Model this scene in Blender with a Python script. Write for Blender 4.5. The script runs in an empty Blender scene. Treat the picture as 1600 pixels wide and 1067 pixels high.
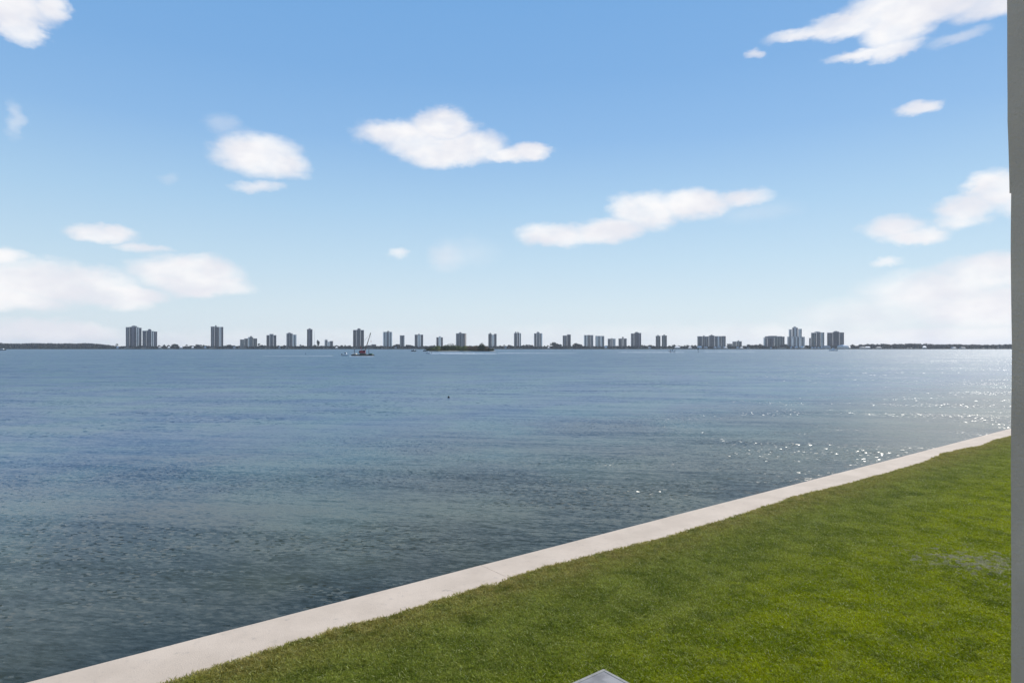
import bpy, bmesh, math, random
import numpy as np
from mathutils import Vector, Matrix, noise as mnoise

R = math.radians
sc = bpy.context.scene
col = sc.collection

# ------------------------------------------------------------------ camera
F = 1000.0          # focal length in photo pixels (photo 1600 wide)
HY = 543.5          # horizon row in the photo
CAMZ = 4.2          # eye above the lawn
WZ = -1.0           # water level
cam = bpy.data.cameras.new('camera')
cam.sensor_width = 36.0
cam.lens = 36.0 * F / 1600.0
cam.shift_y = (HY - 533.5) / 1600.0
cam.clip_start = 0.05
cam.clip_end = 30000
camo = bpy.data.objects.new('camera', cam)
camo.location = (0, 0, CAMZ)
camo.rotation_euler = (R(90), 0, 0)
col.objects.link(camo)
sc.camera = camo

# ------------------------------------------------------------------ light
SUN_AZ = 43.0       # degrees right of the view direction
SUN_EL = 42.0
SUN_STRENGTH = 4.2
SKY_STRENGTH = 0.12
sc.view_settings.view_transform = 'Standard'
sc.view_settings.look = 'None'
sc.view_settings.exposure = 0.15
sc.view_settings.gamma = 1.0
sc.view_settings.use_curve_mapping = False
sc.render.engine = 'CYCLES'
sc.cycles.use_denoising = True
sc.cycles.max_bounces = 8
sc.cycles.volume_bounces = 1
sc.cycles.sample_clamp_indirect = 8
sc.cycles.sample_clamp_direct = 60

sun = bpy.data.lights.new('sun', 'SUN')
sun.energy = SUN_STRENGTH
sun.angle = R(0.53)
sun.color = (1.0, 0.94, 0.85)
suno = bpy.data.objects.new('sun', sun)
sd = Vector((math.sin(R(SUN_AZ)) * math.cos(R(SUN_EL)), math.cos(R(SUN_AZ)) * math.cos(R(SUN_EL)), math.sin(R(SUN_EL))))
suno.rotation_euler = sd.to_track_quat('Z', 'Y').to_euler()
suno.location = sd * 60
col.objects.link(suno)


class NT:
    """small node-tree writer"""
    def __init__(s, tree):
        s.t = tree
        s.n = tree.nodes
        s.l = tree.links

    def put(s, sock, v):
        if isinstance(v, bpy.types.NodeSocket):
            s.l.new(v, sock)
        elif v is not None:
            sock.default_value = v

    def node(s, kind, **kw):
        nd = s.n.new(kind)
        for k, v in kw.items():
            setattr(nd, k, v)
        return nd

    def m(s, op, a=None, b=None, c=None, clamp=False):
        nd = s.node('ShaderNodeMath', operation=op, use_clamp=clamp)
        for i, v in enumerate((a, b, c)):
            if v is not None:
                s.put(nd.inputs[i], v)
        return nd.outputs[0]

    def v(s, op, a=None, b=None, c=None):
        nd = s.node('ShaderNodeVectorMath', operation=op)
        for i, x in enumerate((a, b, c)):
            if x is not None:
                s.put(nd.inputs[i], x)
        return nd.outputs['Value'] if op in ('DOT_PRODUCT', 'LENGTH') else nd.outputs['Vector']

    def comb(s, x=0.0, y=0.0, z=0.0):
        nd = s.node('ShaderNodeCombineXYZ')
        for i, q in enumerate((x, y, z)):
            s.put(nd.inputs[i], q)
        return nd.outputs[0]

    def sep(s, v):
        nd = s.node('ShaderNodeSeparateXYZ')
        s.put(nd.inputs[0], v)
        return nd.outputs

    def noise(s, vec, scale, detail=3.0, rough=0.5, color=False, dims='3D', dist=0.0):
        nd = s.node('ShaderNodeTexNoise', noise_dimensions=dims)
        s.put(nd.inputs['Vector'], vec)
        nd.inputs['Scale'].default_value = scale
        nd.inputs['Detail'].default_value = detail
        nd.inputs['Roughness'].default_value = rough
        nd.inputs['Distortion'].default_value = dist
        return nd.outputs['Color'] if color else nd.outputs['Fac']

    def ss(s, v, a, b, lo=0.0, hi=1.0, kind='SMOOTHSTEP'):
        nd = s.node('ShaderNodeMapRange', interpolation_type=kind, clamp=True) if kind == 'LINEAR' else s.node('ShaderNodeMapRange', interpolation_type=kind)
        s.put(nd.inputs['Value'], v)
        nd.inputs['From Min'].default_value = a
        nd.inputs['From Max'].default_value = b
        nd.inputs['To Min'].default_value = lo
        nd.inputs['To Max'].default_value = hi
        return nd.outputs['Result']

    def mix(s, f, a, b, blend='MIX'):
        nd = s.node('ShaderNodeMix', data_type='RGBA', blend_type=blend)
        s.put(nd.inputs[0], f)
        s.put(nd.inputs[6], (*a, 1) if isinstance(a, tuple) and len(a) == 3 else a)
        s.put(nd.inputs[7], (*b, 1) if isinstance(b, tuple) and len(b) == 3 else b)
        return nd.outputs[2]


# ------------------------------------------------------------------ sky with cumulus
world = bpy.data.worlds.new('World')
sc.world = world
world.use_nodes = True
world.node_tree.nodes.clear()
W = NT(world.node_tree)
out = W.node('ShaderNodeOutputWorld')
bg = W.node('ShaderNodeBackground')
bg.inputs['Strength'].default_value = SKY_STRENGTH
W.l.new(bg.outputs[0], out.inputs[0])
sky = W.node('ShaderNodeTexSky', sky_type='NISHITA')
sky.sun_disc = False
sky.sun_elevation = R(SUN_EL)
sky.sun_rotation = R(SUN_AZ)
sky.altitude = 0
sky.air_density = 1.0
sky.dust_density = 0.3
sky.ozone_density = 1.0
gen = W.node('ShaderNodeTexCoord').outputs['Generated']
dx, dy, dz = W.sep(gen)
az = W.m('ARCTAN2', dx, dy)
hyp = W.m('SQRT', W.m('ADD', W.m('MULTIPLY', dx, dx), W.m('MULTIPLY', dy, dy)))
te = W.m('DIVIDE', dz, W.m('MAXIMUM', hyp, 0.02))
flat = W.comb(az, te, 0.0)
stretch = W.comb(W.m('MULTIPLY', az, 0.62), te, 0.0)
w1 = W.v('SUBTRACT', W.noise(stretch, 9.0, 2.0, 0.5, color=True), (0.5, 0.5, 0.5))
w2 = W.v('SUBTRACT', W.noise(stretch, 34.0, 4.0, 0.6, color=True), (0.5, 0.5, 0.5))
warp = W.v('ADD', W.v('MULTIPLY', w1, (0.044, 0.022, 0.0)), W.v('MULTIPLY', w2, (0.038, 0.022, 0.0)))
w3 = W.v('SUBTRACT', W.noise(stretch, 110.0, 3.0, 0.6, color=True), (0.5, 0.5, 0.5))
warp = W.v('ADD', warp, W.v('MULTIPLY', w3, (0.012, 0.008, 0.0)))
pw = W.v('ADD', flat, warp)
# clouds: (x, y, rx, ry, weight) in photo pixels, turned into azimuth and elevation
CL = [
 (-10, 5, 100, 40, 1), (35, 45, 45, 26, 1), (75, 12, 32, 24, .8), (18, 185, 16, 26, .3),
 (400, 238, 72, 34, .95), (425, 255, 60, 26, .9), (345, 191, 28, 13, .22), (400, 291, 36, 9, .55), (262, 276, 16, 8, .15),
 (630, 210, 70, 24, 1), (668, 226, 74, 26, 1), (690, 192, 52, 26, 1), (735, 225, 56, 30, 1), (700, 246, 66, 20, .95), (830, 237, 38, 17, 1), (785, 240, 50, 15, 1),
 (868, 367, 58, 19, .9), (945, 360, 60, 20, .95), (1005, 330, 56, 34, 1), (1080, 318, 66, 24, 1), (1160, 306, 48, 14, .7), (1190, 330, 50, 14, .12),
 (165, 363, 58, 15, .95), (225, 387, 42, 9, .6), (290, 425, 92, 26, 1), (315, 445, 80, 18, 1), (75, 440, 150, 38, 1), (180, 458, 80, 20, .9), (0, 398, 55, 14, .8), (0, 470, 130, 22, .8),
 (90, 520, 110, 19, .85), (-60, 525, 150, 20, .8), (618, 400, 18, 9, .5), (697, 402, 28, 24, .32), (730, 395, 40, 20, .12),
 (1250, 50, 60, 11, .75), (1320, 36, 76, 22, 1), (1400, 40, 70, 34, 1), (1345, 80, 72, 11, .85), (1395, 76, 50, 16, .9), (1470, 14, 110, 26, 1), (1420, 5, 120, 34, 1), (1495, 63, 46, 10, .35), (1178, 82, 14, 9, .55), (1600, 0, 120, 26, .9),
 (1437, 165, 40, 13, .85),
 (1390, 358, 56, 20, .85), (1425, 372, 60, 15, .85), (1510, 330, 56, 26, .95), (1560, 298, 56, 34, 1), (1640, 310, 90, 40, 1), (1500, 348, 50, 14, .6), (1388, 410, 26, 8, .5),
 (1560, 425, 110, 32, .9), (1460, 455, 130, 34, .75), (1560, 480, 170, 36, .85), (1350, 490, 130, 30, .4), (1700, 430, 150, 60, .9), (1500, 525, 220, 20, .7),
 (1000, 530, 420, 22, .28), (300, 532, 260, 16, .30), (650, 528, 200, 15, .26), (1250, 525, 220, 24, .45),
]
acc = None
for (cx, cy, rx, ry, wt) in CL:
    q = (cx - 800.0) / F
    h = math.hypot(1.0, q)
    a0 = math.atan(q)
    t0 = (HY - cy) / F / h
    ra = 1.12 * rx / F / (h * h)
    rt = 1.12 * ry / F / h
    d = W.v('MULTIPLY_ADD', pw, (1 / ra, 1 / rt, 0.0), (-a0 / ra, -t0 / rt, 0.0))
    f = W.m('MULTIPLY_ADD', W.v('DOT_PRODUCT', d, d), -wt, wt)
    acc = f if acc is None else W.m('SMOOTH_MAX', acc, f, 0.18)
inside = W.ss(acc, -0.14, 0.84)
# the rest of the sky carries the same scattered cumulus
plane = W.v('DIVIDE', gen, W.comb(W.m('ADD', W.m('ABSOLUTE', dz), 0.18), W.m('ADD', W.m('ABSOLUTE', dz), 0.18), W.m('ADD', W.m('ABSOLUTE', dz), 0.18)))
gn = W.noise(plane, 1.7, 6.0, 0.55)
gcl = W.ss(gn, 0.57, 0.68)
side = W.ss(W.m('ABSOLUTE', az), 0.80, 1.0)
high = W.ss(te, 0.66, 0.86)
mask = W.m('MAXIMUM', side, high)
dens = W.m('ADD', W.m('MULTIPLY', inside, W.m('SUBTRACT', 1.0, mask)), W.m('MULTIPLY', gcl, mask), clamp=True)
dens = W.m('MULTIPLY', dens, 0.96)
wisp = W.ss(W.noise(stretch, 26.0, 5.0, 0.6), 0.25, 0.62, 0.80, 1.0)
dens = W.m('MULTIPLY', dens, wisp)
body = W.ss(W.noise(W.v('ADD', stretch, (0.0, 0.35, 2.0)), 20.0, 3.0, 0.5), 0.35, 0.65)
ccol = W.mix(body, (6.35, 6.35, 6.75), (7.55, 7.45, 7.45))
ramp = W.node('ShaderNodeValToRGB')
W.put(ramp.inputs[0], W.m('ARCTAN2', te, 1.0))
els = ramp.color_ramp.elements
stops = [(0.0, (.735, .815, .875)), (0.06, (.665, .795, .880)), (0.13, (.545, .735, .885)), (0.21, (.420, .645, .870)), (0.31, (.275, .505, .825)), (0.40, (.212, .440, .785)), (0.50, (.182, .410, .765)), (0.75, (.095, .275, .62)), (1.0, (.07, .21, .50))]
while len(els) < len(stops):
    els.new(0.5)
for e_, (p_, c_) in zip(els, stops):
    e_.position = p_
    e_.color = (*c_, 1)
kk = 1.0 / (SKY_STRENGTH * 2 ** sc.view_settings.exposure)
grad = W.mix(1.0, ramp.outputs[0], (kk * .98, kk * .98, kk * .98), 'MULTIPLY')
tint = W.mix(0.93, sky.outputs[0], grad)
W.l.new(W.mix(dens, tint, ccol), bg.inputs['Color'])

# ------------------------------------------------------------------ helpers
MATS = {}


def mat(name, base, rough=0.8, var=0.15, scale=1.0, bump=0.0, bscale=30.0, metal=0.0, spec=None, tint=None, island=0.0, coords='obj'):
    """procedural material: base colour with two octaves of mottling, optional bump"""
    if name in MATS:
        return MATS[name]
    m = bpy.data.materials.new(name)
    m.use_nodes = True
    T = NT(m.node_tree)
    b = m.node_tree.nodes['Principled BSDF']
    tc = T.node('ShaderNodeTexCoord').outputs['Object'] if coords == 'obj' else T.node('ShaderNodeNewGeometry').outputs['Position']
    n = T.noise(tc, scale, 5.0, 0.6)
    lo = tuple(c * (1 - var) for c in base)
    hi = tuple(min(1, c * (1 + var)) for c in (tint or base))
    c = T.mix(T.ss(n, 0.3, 0.7), lo, hi)
    if island:
        g = T.node('ShaderNodeNewGeometry')
        k = T.ss(g.outputs['Random Per Island'], 0, 1, 1 - island, 1 + island, 'LINEAR')
        c = T.mix(1.0, c, T.comb(k, k, k), 'MULTIPLY')
    T.l.new(c, b.inputs['Base Color'])
    b.inputs['Roughness'].default_value = rough
    b.inputs['Metallic'].default_value = metal
    if spec is not None:
        b.inputs['Specular IOR Level'].default_value = spec
    if bump:
        bn = T.node('ShaderNodeBump')
        bn.inputs['Distance'].default_value = bump
        T.l.new(T.noise(tc, bscale, 4.0, 0.6), bn.inputs['Height'])
        T.l.new(bn.outputs[0], b.inputs['Normal'])
    MATS[name] = m
    return m


class MB:
    def __init__(s):
        s.v = []
        s.f = []

    def face(s, pts):
        i = len(s.v)
        s.v += [tuple(p) for p in pts]
        s.f.append(tuple(range(i, i + len(pts))))

    def box(s, x0, x1, y0, y1, z0, z1):
        i = len(s.v)
        s.v += [(x0, y0, z0), (x1, y0, z0), (x1, y1, z0), (x0, y1, z0), (x0, y0, z1), (x1, y0, z1), (x1, y1, z1), (x0, y1, z1)]
        s.f += [tuple(i + k for k in q) for q in ((0, 3, 2, 1), (4, 5, 6, 7), (0, 1, 5, 4), (1, 2, 6, 5), (2, 3, 7, 6), (3, 0, 4, 7))]
        return s

    def loft(s, rings, cap=True, closed=True):
        """rings of equal length, joined in order"""
        i = len(s.v)
        n = len(rings[0])
        for r in rings:
            s.v += [tuple(p) for p in r]
        for k in range(len(rings) - 1):
            for j in range(n if closed else n - 1):
                a = i + k * n + j
                b = i + k * n + (j + 1) % n
                s.f.append((a, b, b + n, a + n))
        if cap:
            s.f.append(tuple(i + j for j in reversed(range(n))))
            s.f.append(tuple(i + (len(rings) - 1) * n + j for j in range(n)))
        return s

    def tube(s, p, q, r0, r1=None, n=6):
        p = Vector(p)
        q = Vector(q)
        r1 = r0 if r1 is None else r1
        d = (q - p).normalized()
        u = d.orthogonal().normalized()
        w = d.cross(u)
        rr = [[(c + (u * math.cos(2 * math.pi * k / n) + w * math.sin(2 * math.pi * k / n)) * r) for k in range(n)] for c, r in ((p, r0), (q, r1))]
        return s.loft(rr)

    def mesh(s, name, m):
        me = bpy.data.meshes.new(name)
        me.from_pydata(s.v, [], s.f)
        for x in (m if isinstance(m, (list, tuple)) else [m]):
            me.materials.append(x)
        me.update()
        return me

    def build(s, name, m, parent=None, **kw):
        return link(name, s.mesh(name, m), parent, **kw)


def link(name, me, parent=None, loc=None, label=None, category=None, group=None, kind=None, smooth=False):
    o = bpy.data.objects.new(name, me)
    col.objects.link(o)
    if parent:
        o.parent = parent
    if loc is not None:
        o.location = loc
    if label:
        o['label'] = label
    if category:
        o['category'] = category
    if group:
        o['group'] = group
    if kind:
        o['kind'] = kind
    if smooth:
        me.polygons.foreach_set('use_smooth', [True] * len(me.polygons))
    return o


def thing(name, label, category, loc=(0, 0, 0), rz=0.0, group=None):
    o = link(name, None, None, loc, label, category, group)
    o.rotation_euler = (0, 0, rz)
    return o


def at(px, D):
    return (px - 800.0) / F * D


def zat(py, D):
    return CAMZ + (HY - py) / F * D


def dist_of(py):
    return (CAMZ - WZ) * F / (py - HY)


random.seed(7)
rnd = random.random


def ru(a, b):
    return a + (b - a) * rnd()


# ------------------------------------------------------------------ water
def water_material():
    m = bpy.data.materials.new('bay_water')
    m.use_nodes = True
    T = NT(m.node_tree)
    b = m.node_tree.nodes['Principled BSDF']
    pos = T.node('ShaderNodeNewGeometry').outputs['Position']
    rot = T.node('ShaderNodeVectorRotate', rotation_type='Z_AXIS')
    T.put(rot.inputs['Vector'], pos)
    rot.inputs['Angle'].default_value = R(9)
    p = rot.outputs[0]
    half = (0.5, 0.5, 0.5)

    def slope(scale, amp, detail=2.0, rough=0.5, sx=0.45):
        q = T.v('MULTIPLY', p, (sx, 1.0, 1.0))
        n = T.v('SUBTRACT', T.noise(q, scale, detail, rough, color=True), half)
        return T.v('MULTIPLY', n, (amp * 0.6, amp, 0.0))
    # wind patches and slicks
    patch = T.noise(T.v('MULTIPLY', p, (0.35, 1.0, 1.0)), 0.05, 5.0, 0.62)
    calm = T.ss(patch, 0.36, 0.62, 0.55, 1.15)
    off_ = T.m('MULTIPLY', T.v('DOT_PRODUCT', T.v('SUBTRACT', pos, (WX, WY, 0)), (NX, NY, 0)), -1.0)
    calm = T.m('MULTIPLY', calm, T.ss(off_, 0.0, 60.0, 1.35, 1.75))
    fine = T.v('ADD', slope(15.0, 0.62, 3.0, 0.65, 0.30), T.v('ADD', slope(3.6, 0.24, 2.0, 0.5, 0.25), T.v('ADD', slope(0.75, 0.30, 3.0, 0.6, 0.13), slope(0.16, 0.24, 3.0, 0.6, 0.14))))
    sl = T.v('MULTIPLY', fine, T.comb(calm, calm, 0.0))
    # scattered steep facets that catch the sun, in gusts; larger wavelets further offshore
    gust = T.ss(T.noise(T.v('MULTIPLY', p, (0.5, 1.0, 1.0)), 0.16, 4.0, 0.65), 0.42, 0.60)

    def facets(scale):
        vo = T.node('ShaderNodeTexVoronoi', voronoi_dimensions='2D')
        T.put(vo.inputs['Vector'], T.v('MULTIPLY', p, (0.6, 1.0, 1.0)))
        vo.inputs['Scale'].default_value = scale
        return vo.outputs['Color'], vo.outputs['Distance']
    ca, da = facets(15.0)
    cb_, db = facets(5.5)
    cc, dc = facets(1.3)
    fa = T.ss(off_, 22.0, 40.0)
    fb = T.ss(off_, 90.0, 160.0)
    fcol = T.mix(fb, T.mix(fa, ca, cb_), cc)
    fr, fg_, fb2 = T.sep(fcol)
    pick = T.m('MULTIPLY', T.m('GREATER_THAN', fb2, 0.70), gust)
    tilt = T.comb(T.m('MULTIPLY', T.m('SUBTRACT', fr, 0.5), 0.76), T.m('MULTIPLY', T.m('SUBTRACT', fg_, 0.5), 0.76), 0.0)
    sl = T.v('ADD', sl, T.v('MULTIPLY', tilt, T.comb(pick, pick, 0.0)))
    nrm = T.v('NORMALIZE', T.v('ADD', sl, (0, 0, 1)))
    T.l.new(nrm, b.inputs['Normal'])
    # turbid water, browner and greener in the shallows; offshore blue paints in reflected sky
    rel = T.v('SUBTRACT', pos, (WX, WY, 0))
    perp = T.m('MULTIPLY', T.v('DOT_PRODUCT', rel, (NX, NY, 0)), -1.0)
    blot = T.noise(p, 0.13, 4.0, 0.55)
    shal_to_sky = T.ss(T.m('ADD', perp, T.m('MULTIPLY', blot, 22.0)), 12.0, 42.0)
    c = T.mix(shal_to_sky, (0.043, 0.049, 0.032), (0.037, 0.082, 0.145))
    c = T.mix(T.ss(blot, 0.38, 0.62), c, T.mix(1.0, c, (1.55, 1.45, 1.0), 'MULTIPLY'))
    edge = T.ss(T.m('ADD', perp, T.m('MULTIPLY', blot, 2.4)), 0.9, 6.5)  # base colour darkens in a ragged strip along the wall
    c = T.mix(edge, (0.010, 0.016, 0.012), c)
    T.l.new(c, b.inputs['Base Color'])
    b.inputs['IOR'].default_value = 1.33
    b.inputs['Specular IOR Level'].default_value = 0.50
    T.l.new(T.ss(perp, 5.0, 150.0, 0.27, 0.36), b.inputs['Roughness'])
    return m


# seawall line: outer top edge from (50,1067) to (1576,670) in the photo
H0 = CAMZ


def ground(px, py, z=0.0):
    D = (CAMZ - z) * F / (py - HY)
    return Vector(((px - 800) / F * D, D, 0))


g0 = ground(34, 1067)
g1 = ground(1576, 670)
DIR = (g1 - g0).normalized()
NRM = Vector((DIR.y, -DIR.x, 0))          # towards the lawn
WX, WY, NX, NY = g0.x, g0.y, NRM.x, NRM.y


def wl(s, p, z=0.0):
    """point s metres along the wall from the left frame corner, p metres inland"""
    return Vector((g0.x + DIR.x * s + NRM.x * p, g0.y + DIR.y * s + NRM.y * p, z))


def sp(v):
    r = Vector((v[0], v[1], 0)) - Vector((g0.x, g0.y, 0))
    return r.dot(DIR), r.dot(NRM)


mw = MB()
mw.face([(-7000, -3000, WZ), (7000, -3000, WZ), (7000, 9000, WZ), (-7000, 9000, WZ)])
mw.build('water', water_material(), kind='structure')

# ------------------------------------------------------------------ seawall
m_conc = bpy.data.materials.new('seawall_concrete')
m_conc.use_nodes = True
T = NT(m_conc.node_tree)
b = m_conc.node_tree.nodes['Principled BSDF']
pos = T.node('ShaderNodeNewGeometry').outputs['Position']
n1 = T.noise(pos, 0.9, 6, 0.65)
n2 = T.noise(pos, 9.0, 5, 0.65)
n3 = T.noise(pos, 120.0, 2, 0.6)
c = T.mix(T.ss(n1, 0.3, 0.7), (0.49, 0.395, 0.305), (0.60, 0.49, 0.385))
c = T.mix(T.ss(n2, 0.56, 0.72, 0, 0.55), c, (0.33, 0.28, 0.235))
c = T.mix(T.ss(n3, 0.3, 0.75, 0, 0.30), c, (0.62, 0.52, 0.41))
c = T.mix(T.ss(T.noise(pos, 3.1, 3, 0.5), 0.68, 0.72, 0, 0.5), c, (0.27, 0.235, 0.20))
T.l.new(c, b.inputs['Base Color'])
b.inputs['Roughness'].default_value = 0.88
bn = T.node('ShaderNodeBump')
bn.inputs['Distance'].default_value = 0.006
T.l.new(T.noise(pos, 45.0, 5, 0.7), bn.inputs['Height'])
T.l.new(bn.outputs[0], b.inputs['Normal'])
m_wet = mat('wet_concrete', (0.10, 0.09, 0.07), 0.6, 0.4, 1.5, 0.02, 8, coords='pos')

CAPW = 1.15
wall = thing('seawall', 'long pale concrete seawall with flat cap running along the lawn edge', 'seawall')
mwl = MB()
r0 = [wl(-60, 0.06), wl(60, 0.06), wl(60, 0.06), wl(-60, 0.06)]
a, b2, c2, d2 = wl(-60, .06), wl(140, .06), wl(140, .9), wl(-60, .9)
i = len(mwl.v)
mwl.v += [(*q.xy, -3.0) for q in (a, b2, c2, d2)] + [(*q.xy, -0.25) for q in (a, b2, c2, d2)]
mwl.f += [(0, 3, 2, 1), (4, 5, 6, 7), (0, 1, 5, 4), (1, 2, 6, 5), (2, 3, 7, 6), (3, 0, 4, 7)]
mwl.build('wall_face', m_wet, wall)
s1, _ = sp(ground(765, 889))
s2, _ = sp(ground(1424, 713))
L = s2 - s1
k0 = s1
segs = [(k0 + L * k + 0.006, k0 + L * (k + 1) - 0.006) for k in range(-3, 6)]
for n_, (sa, sb) in enumerate(segs):
    bm = bmesh.new()
    NSEG = 44
    prof = [(0.0, -0.26), (0.0, -0.018), (0.018, 0.0), (CAPW, 0.0), (CAPW, -0.26)]
    rows = []
    dz_ = [0.003, -0.002, 0.002, 0, 0.001, -0.002, 0.002, 0, 0.001][n_]
    for j in range(NSEG + 1):
        s = sa + (sb - sa) * j / NSEG
        rows.append([bm.verts.new(wl(s, p + (0.010 * mnoise.noise((s * .8, 3.1, p)) + 0.006 * mnoise.noise((s * 4, 1, p)) if p < .1 else 0), z + dz_)) for (p, z) in prof])
    for j in range(NSEG):
        for q in range(len(prof)):
            bm.faces.new((rows[j][q], rows[j + 1][q], rows[j + 1][(q + 1) % 5], rows[j][(q + 1) % 5]))
    bm.faces.new(rows[0])
    bm.faces.new(list(reversed(rows[-1])))
    bmesh.ops.recalc_face_normals(bm, faces=bm.faces)
    me = bpy.data.meshes.new('cap_slab')
    bm.to_mesh(me)
    bm.free()
    me.materials.append(m_conc)
    link('cap_slab', me, wall)

# ------------------------------------------------------------------ lawn
EDGE = [(250, 1067), (430, 1011), (500, 988), (600, 963), (777, 908), (850, 885), (1000, 848), (1100, 822), (1150, 806), (1188, 793), (1240, 776),
        (1335, 753), (1390, 738), (1455, 717), (1470, 709), (1500, 702), (1535, 696), (1552, 688), (1576, 682)]
es = sorted(sp(ground(x, y, 0.03)) for x, y in EDGE)
ES = [e[0] for e in es]
EP = [e[1] + 0.045 for e in es]


def edge_p(s):
    p = float(np.interp(s, ES, EP))
    if s < ES[0] or s > ES[-1]:
        p += 0.06 * mnoise.noise((s * .5, 0, 0))
    return p + 0.05 * mnoise.noise((s * 1.4, 5, 0)) + 0.025 * mnoise.noise((s * 6, 9, 0))


def ground_z(s, p):
    return 0.028 + 0.035 * mnoise.noise((s * .25, p * .25, 1)) + 0.012 * mnoise.noise((s * 1.1, p * 1.1, 4)) + min(0.06, 0.012 * max(0, p - 1))


def grass_color(T, pos, dark):
    rel = T.v('SUBTRACT', pos, (WX, WY, 0))
    perp = T.v('DOT_PRODUCT', rel, (NX, NY, 0))
    along = T.v('DOT_PRODUCT', rel, (DIR.x, DIR.y, 0))
    big = T.noise(pos, 0.30, 4, 0.6)
    midn = T.noise(pos, 1.3, 4, 0.6)
    sm = T.noise(pos, 7.0, 3, 0.6)
    grey = T.mix(T.ss(midn, 0.35, 0.65), (0.205, 0.250, 0.026), (0.330, 0.365, 0.055))
    vivid = T.mix(T.ss(midn, 0.35, 0.65), (0.245, 0.300, 0.000), (0.380, 0.420, 0.002))
    t = T.ss(T.m('ADD', perp, T.m('ADD', T.m('MULTIPLY', big, 3.0), T.m('MULTIPLY', along, 0.035))), 4.6, 7.2)
    c = T.mix(t, grey, vivid)
    # dry runners along the cap
    dry = T.ss(T.m('ADD', perp, T.m('MULTIPLY', midn, 1.3)), 1.2, 3.3, 1.0, 0.0)
    c = T.mix(T.m('MULTIPLY', dry, 0.92), c, T.mix(T.ss(sm, 0.35, 0.65), (0.33, 0.27, 0.06), (0.52, 0.42, 0.14)))
    # thin greyed patch of dry clippings at right
    q = T.v('SUBTRACT', T.v('MULTIPLY', pos, (1, 1, 0)), (8.9, 12.2, 0))
    dd = T.v('LENGTH', T.v('MULTIPLY', q, (0.62, 0.85, 0)))
    bare = T.ss(T.m('ADD', dd, T.m('MULTIPLY', sm, 5.0)), 2.5, 3.0, 0.85, 0.0)
    c = T.mix(bare, c, (0.46, 0.43, 0.32))
    c = T.mix(T.ss(T.noise(pos, 3.2, 3, 0.6), 0.50, 0.72, 0, 0.5), c, (0.38, 0.41, 0.07))
    c = T.mix(T.ss(T.noise(pos, 1.9, 4, 0.65), 0.50, 0.66, 0, 0.45), c, (0.10, 0.15, 0.012))
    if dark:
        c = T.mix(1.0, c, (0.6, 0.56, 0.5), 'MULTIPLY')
    return c, bare


m_lawn = bpy.data.materials.new('lawn_thatch')
m_lawn.use_nodes = True
T = NT(m_lawn.node_tree)
b = m_lawn.node_tree.nodes['Principled BSDF']
pos = T.node('ShaderNodeNewGeometry').outputs['Position']
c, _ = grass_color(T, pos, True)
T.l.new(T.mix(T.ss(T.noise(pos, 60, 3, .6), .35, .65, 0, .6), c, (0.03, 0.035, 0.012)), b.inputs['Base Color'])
b.inputs['Roughness'].default_value = 0.95

m_blade = bpy.data.materials.new('grass_blade')
m_blade.use_nodes = True
T = NT(m_blade.node_tree)
b = m_blade.node_tree.nodes['Principled BSDF']
geo = T.node('ShaderNodeNewGeometry')
c, bare = grass_color(T, geo.outputs['Position'], False)
ri = T.node('ShaderNodeObjectInfo').outputs['Random']
rr = T.m('FRACT', T.m('ADD', geo.outputs['Random Per Island'], ri))
k = T.ss(rr, 0, 1, 0.50, 1.45, 'LINEAR')
c = T.mix(1.0, c, T.comb(k, k, k), 'MULTIPLY')
c = T.mix(T.ss(rr, 0.935, 0.945), c, (0.56, 0.56, 0.22))
T.l.new(c, b.inputs['Base Color'])
b.inputs['Roughness'].default_value = 0.5
b.inputs['Specular IOR Level'].default_value = 0.10
tr = T.node('ShaderNodeBsdfTranslucent')
T.l.new(c, tr.inputs['Color'])
ms = T.node('ShaderNodeMixShader')
ms.inputs[0].default_value = 0.42
T.l.new(b.outputs[0], ms.inputs[1])
T.l.new(tr.outputs[0], ms.inputs[2])
T.l.new(ms.outputs[0], m_blade.node_tree.nodes['Material Output'].inputs['Surface'])


def lawn_mesh(sv, pv, lift=0.0, pmin=0.0):
    me = bpy.data.meshes.new('lawn')
    vs, fs = [], []
    for s in sv:
        e = edge_p(s)
        for j, p in enumerate(pv):
            q = e + p
            z = ground_z(s, q) + lift
            if j == 0 and lift == 0.0:
                z = 0.004
            vs.append(wl(s, q, z))
    n = len(pv)
    for i in range(len(sv) - 1):
        for j in range(n - 1):
            a = i * n + j
            fs.append((a, a + 1, a + n + 1, a + n))
    me.from_pydata(vs, [], fs)
    bm = bmesh.new()
    bm.from_mesh(me)
    bmesh.ops.recalc_face_normals(bm, faces=bm.faces)
    if sum(f.normal.z for f in bm.faces) < 0:
        bmesh.ops.reverse_faces(bm, faces=bm.faces)
    bm.to_mesh(me)
    bm.free()
    return me


sv = list(np.arange(-6, 45, 0.12))
sv = [-60, -40, -25, -15, -10] + sv + [47, 52, 60, 80, 110, 140]
pv = [0, .03] + list(np.arange(0.15, 8, 0.3)) + [9, 11, 14, 20, 30, 60, 120]
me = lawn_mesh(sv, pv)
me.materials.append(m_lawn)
link('lawn', me, kind='structure', smooth=True)


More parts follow.
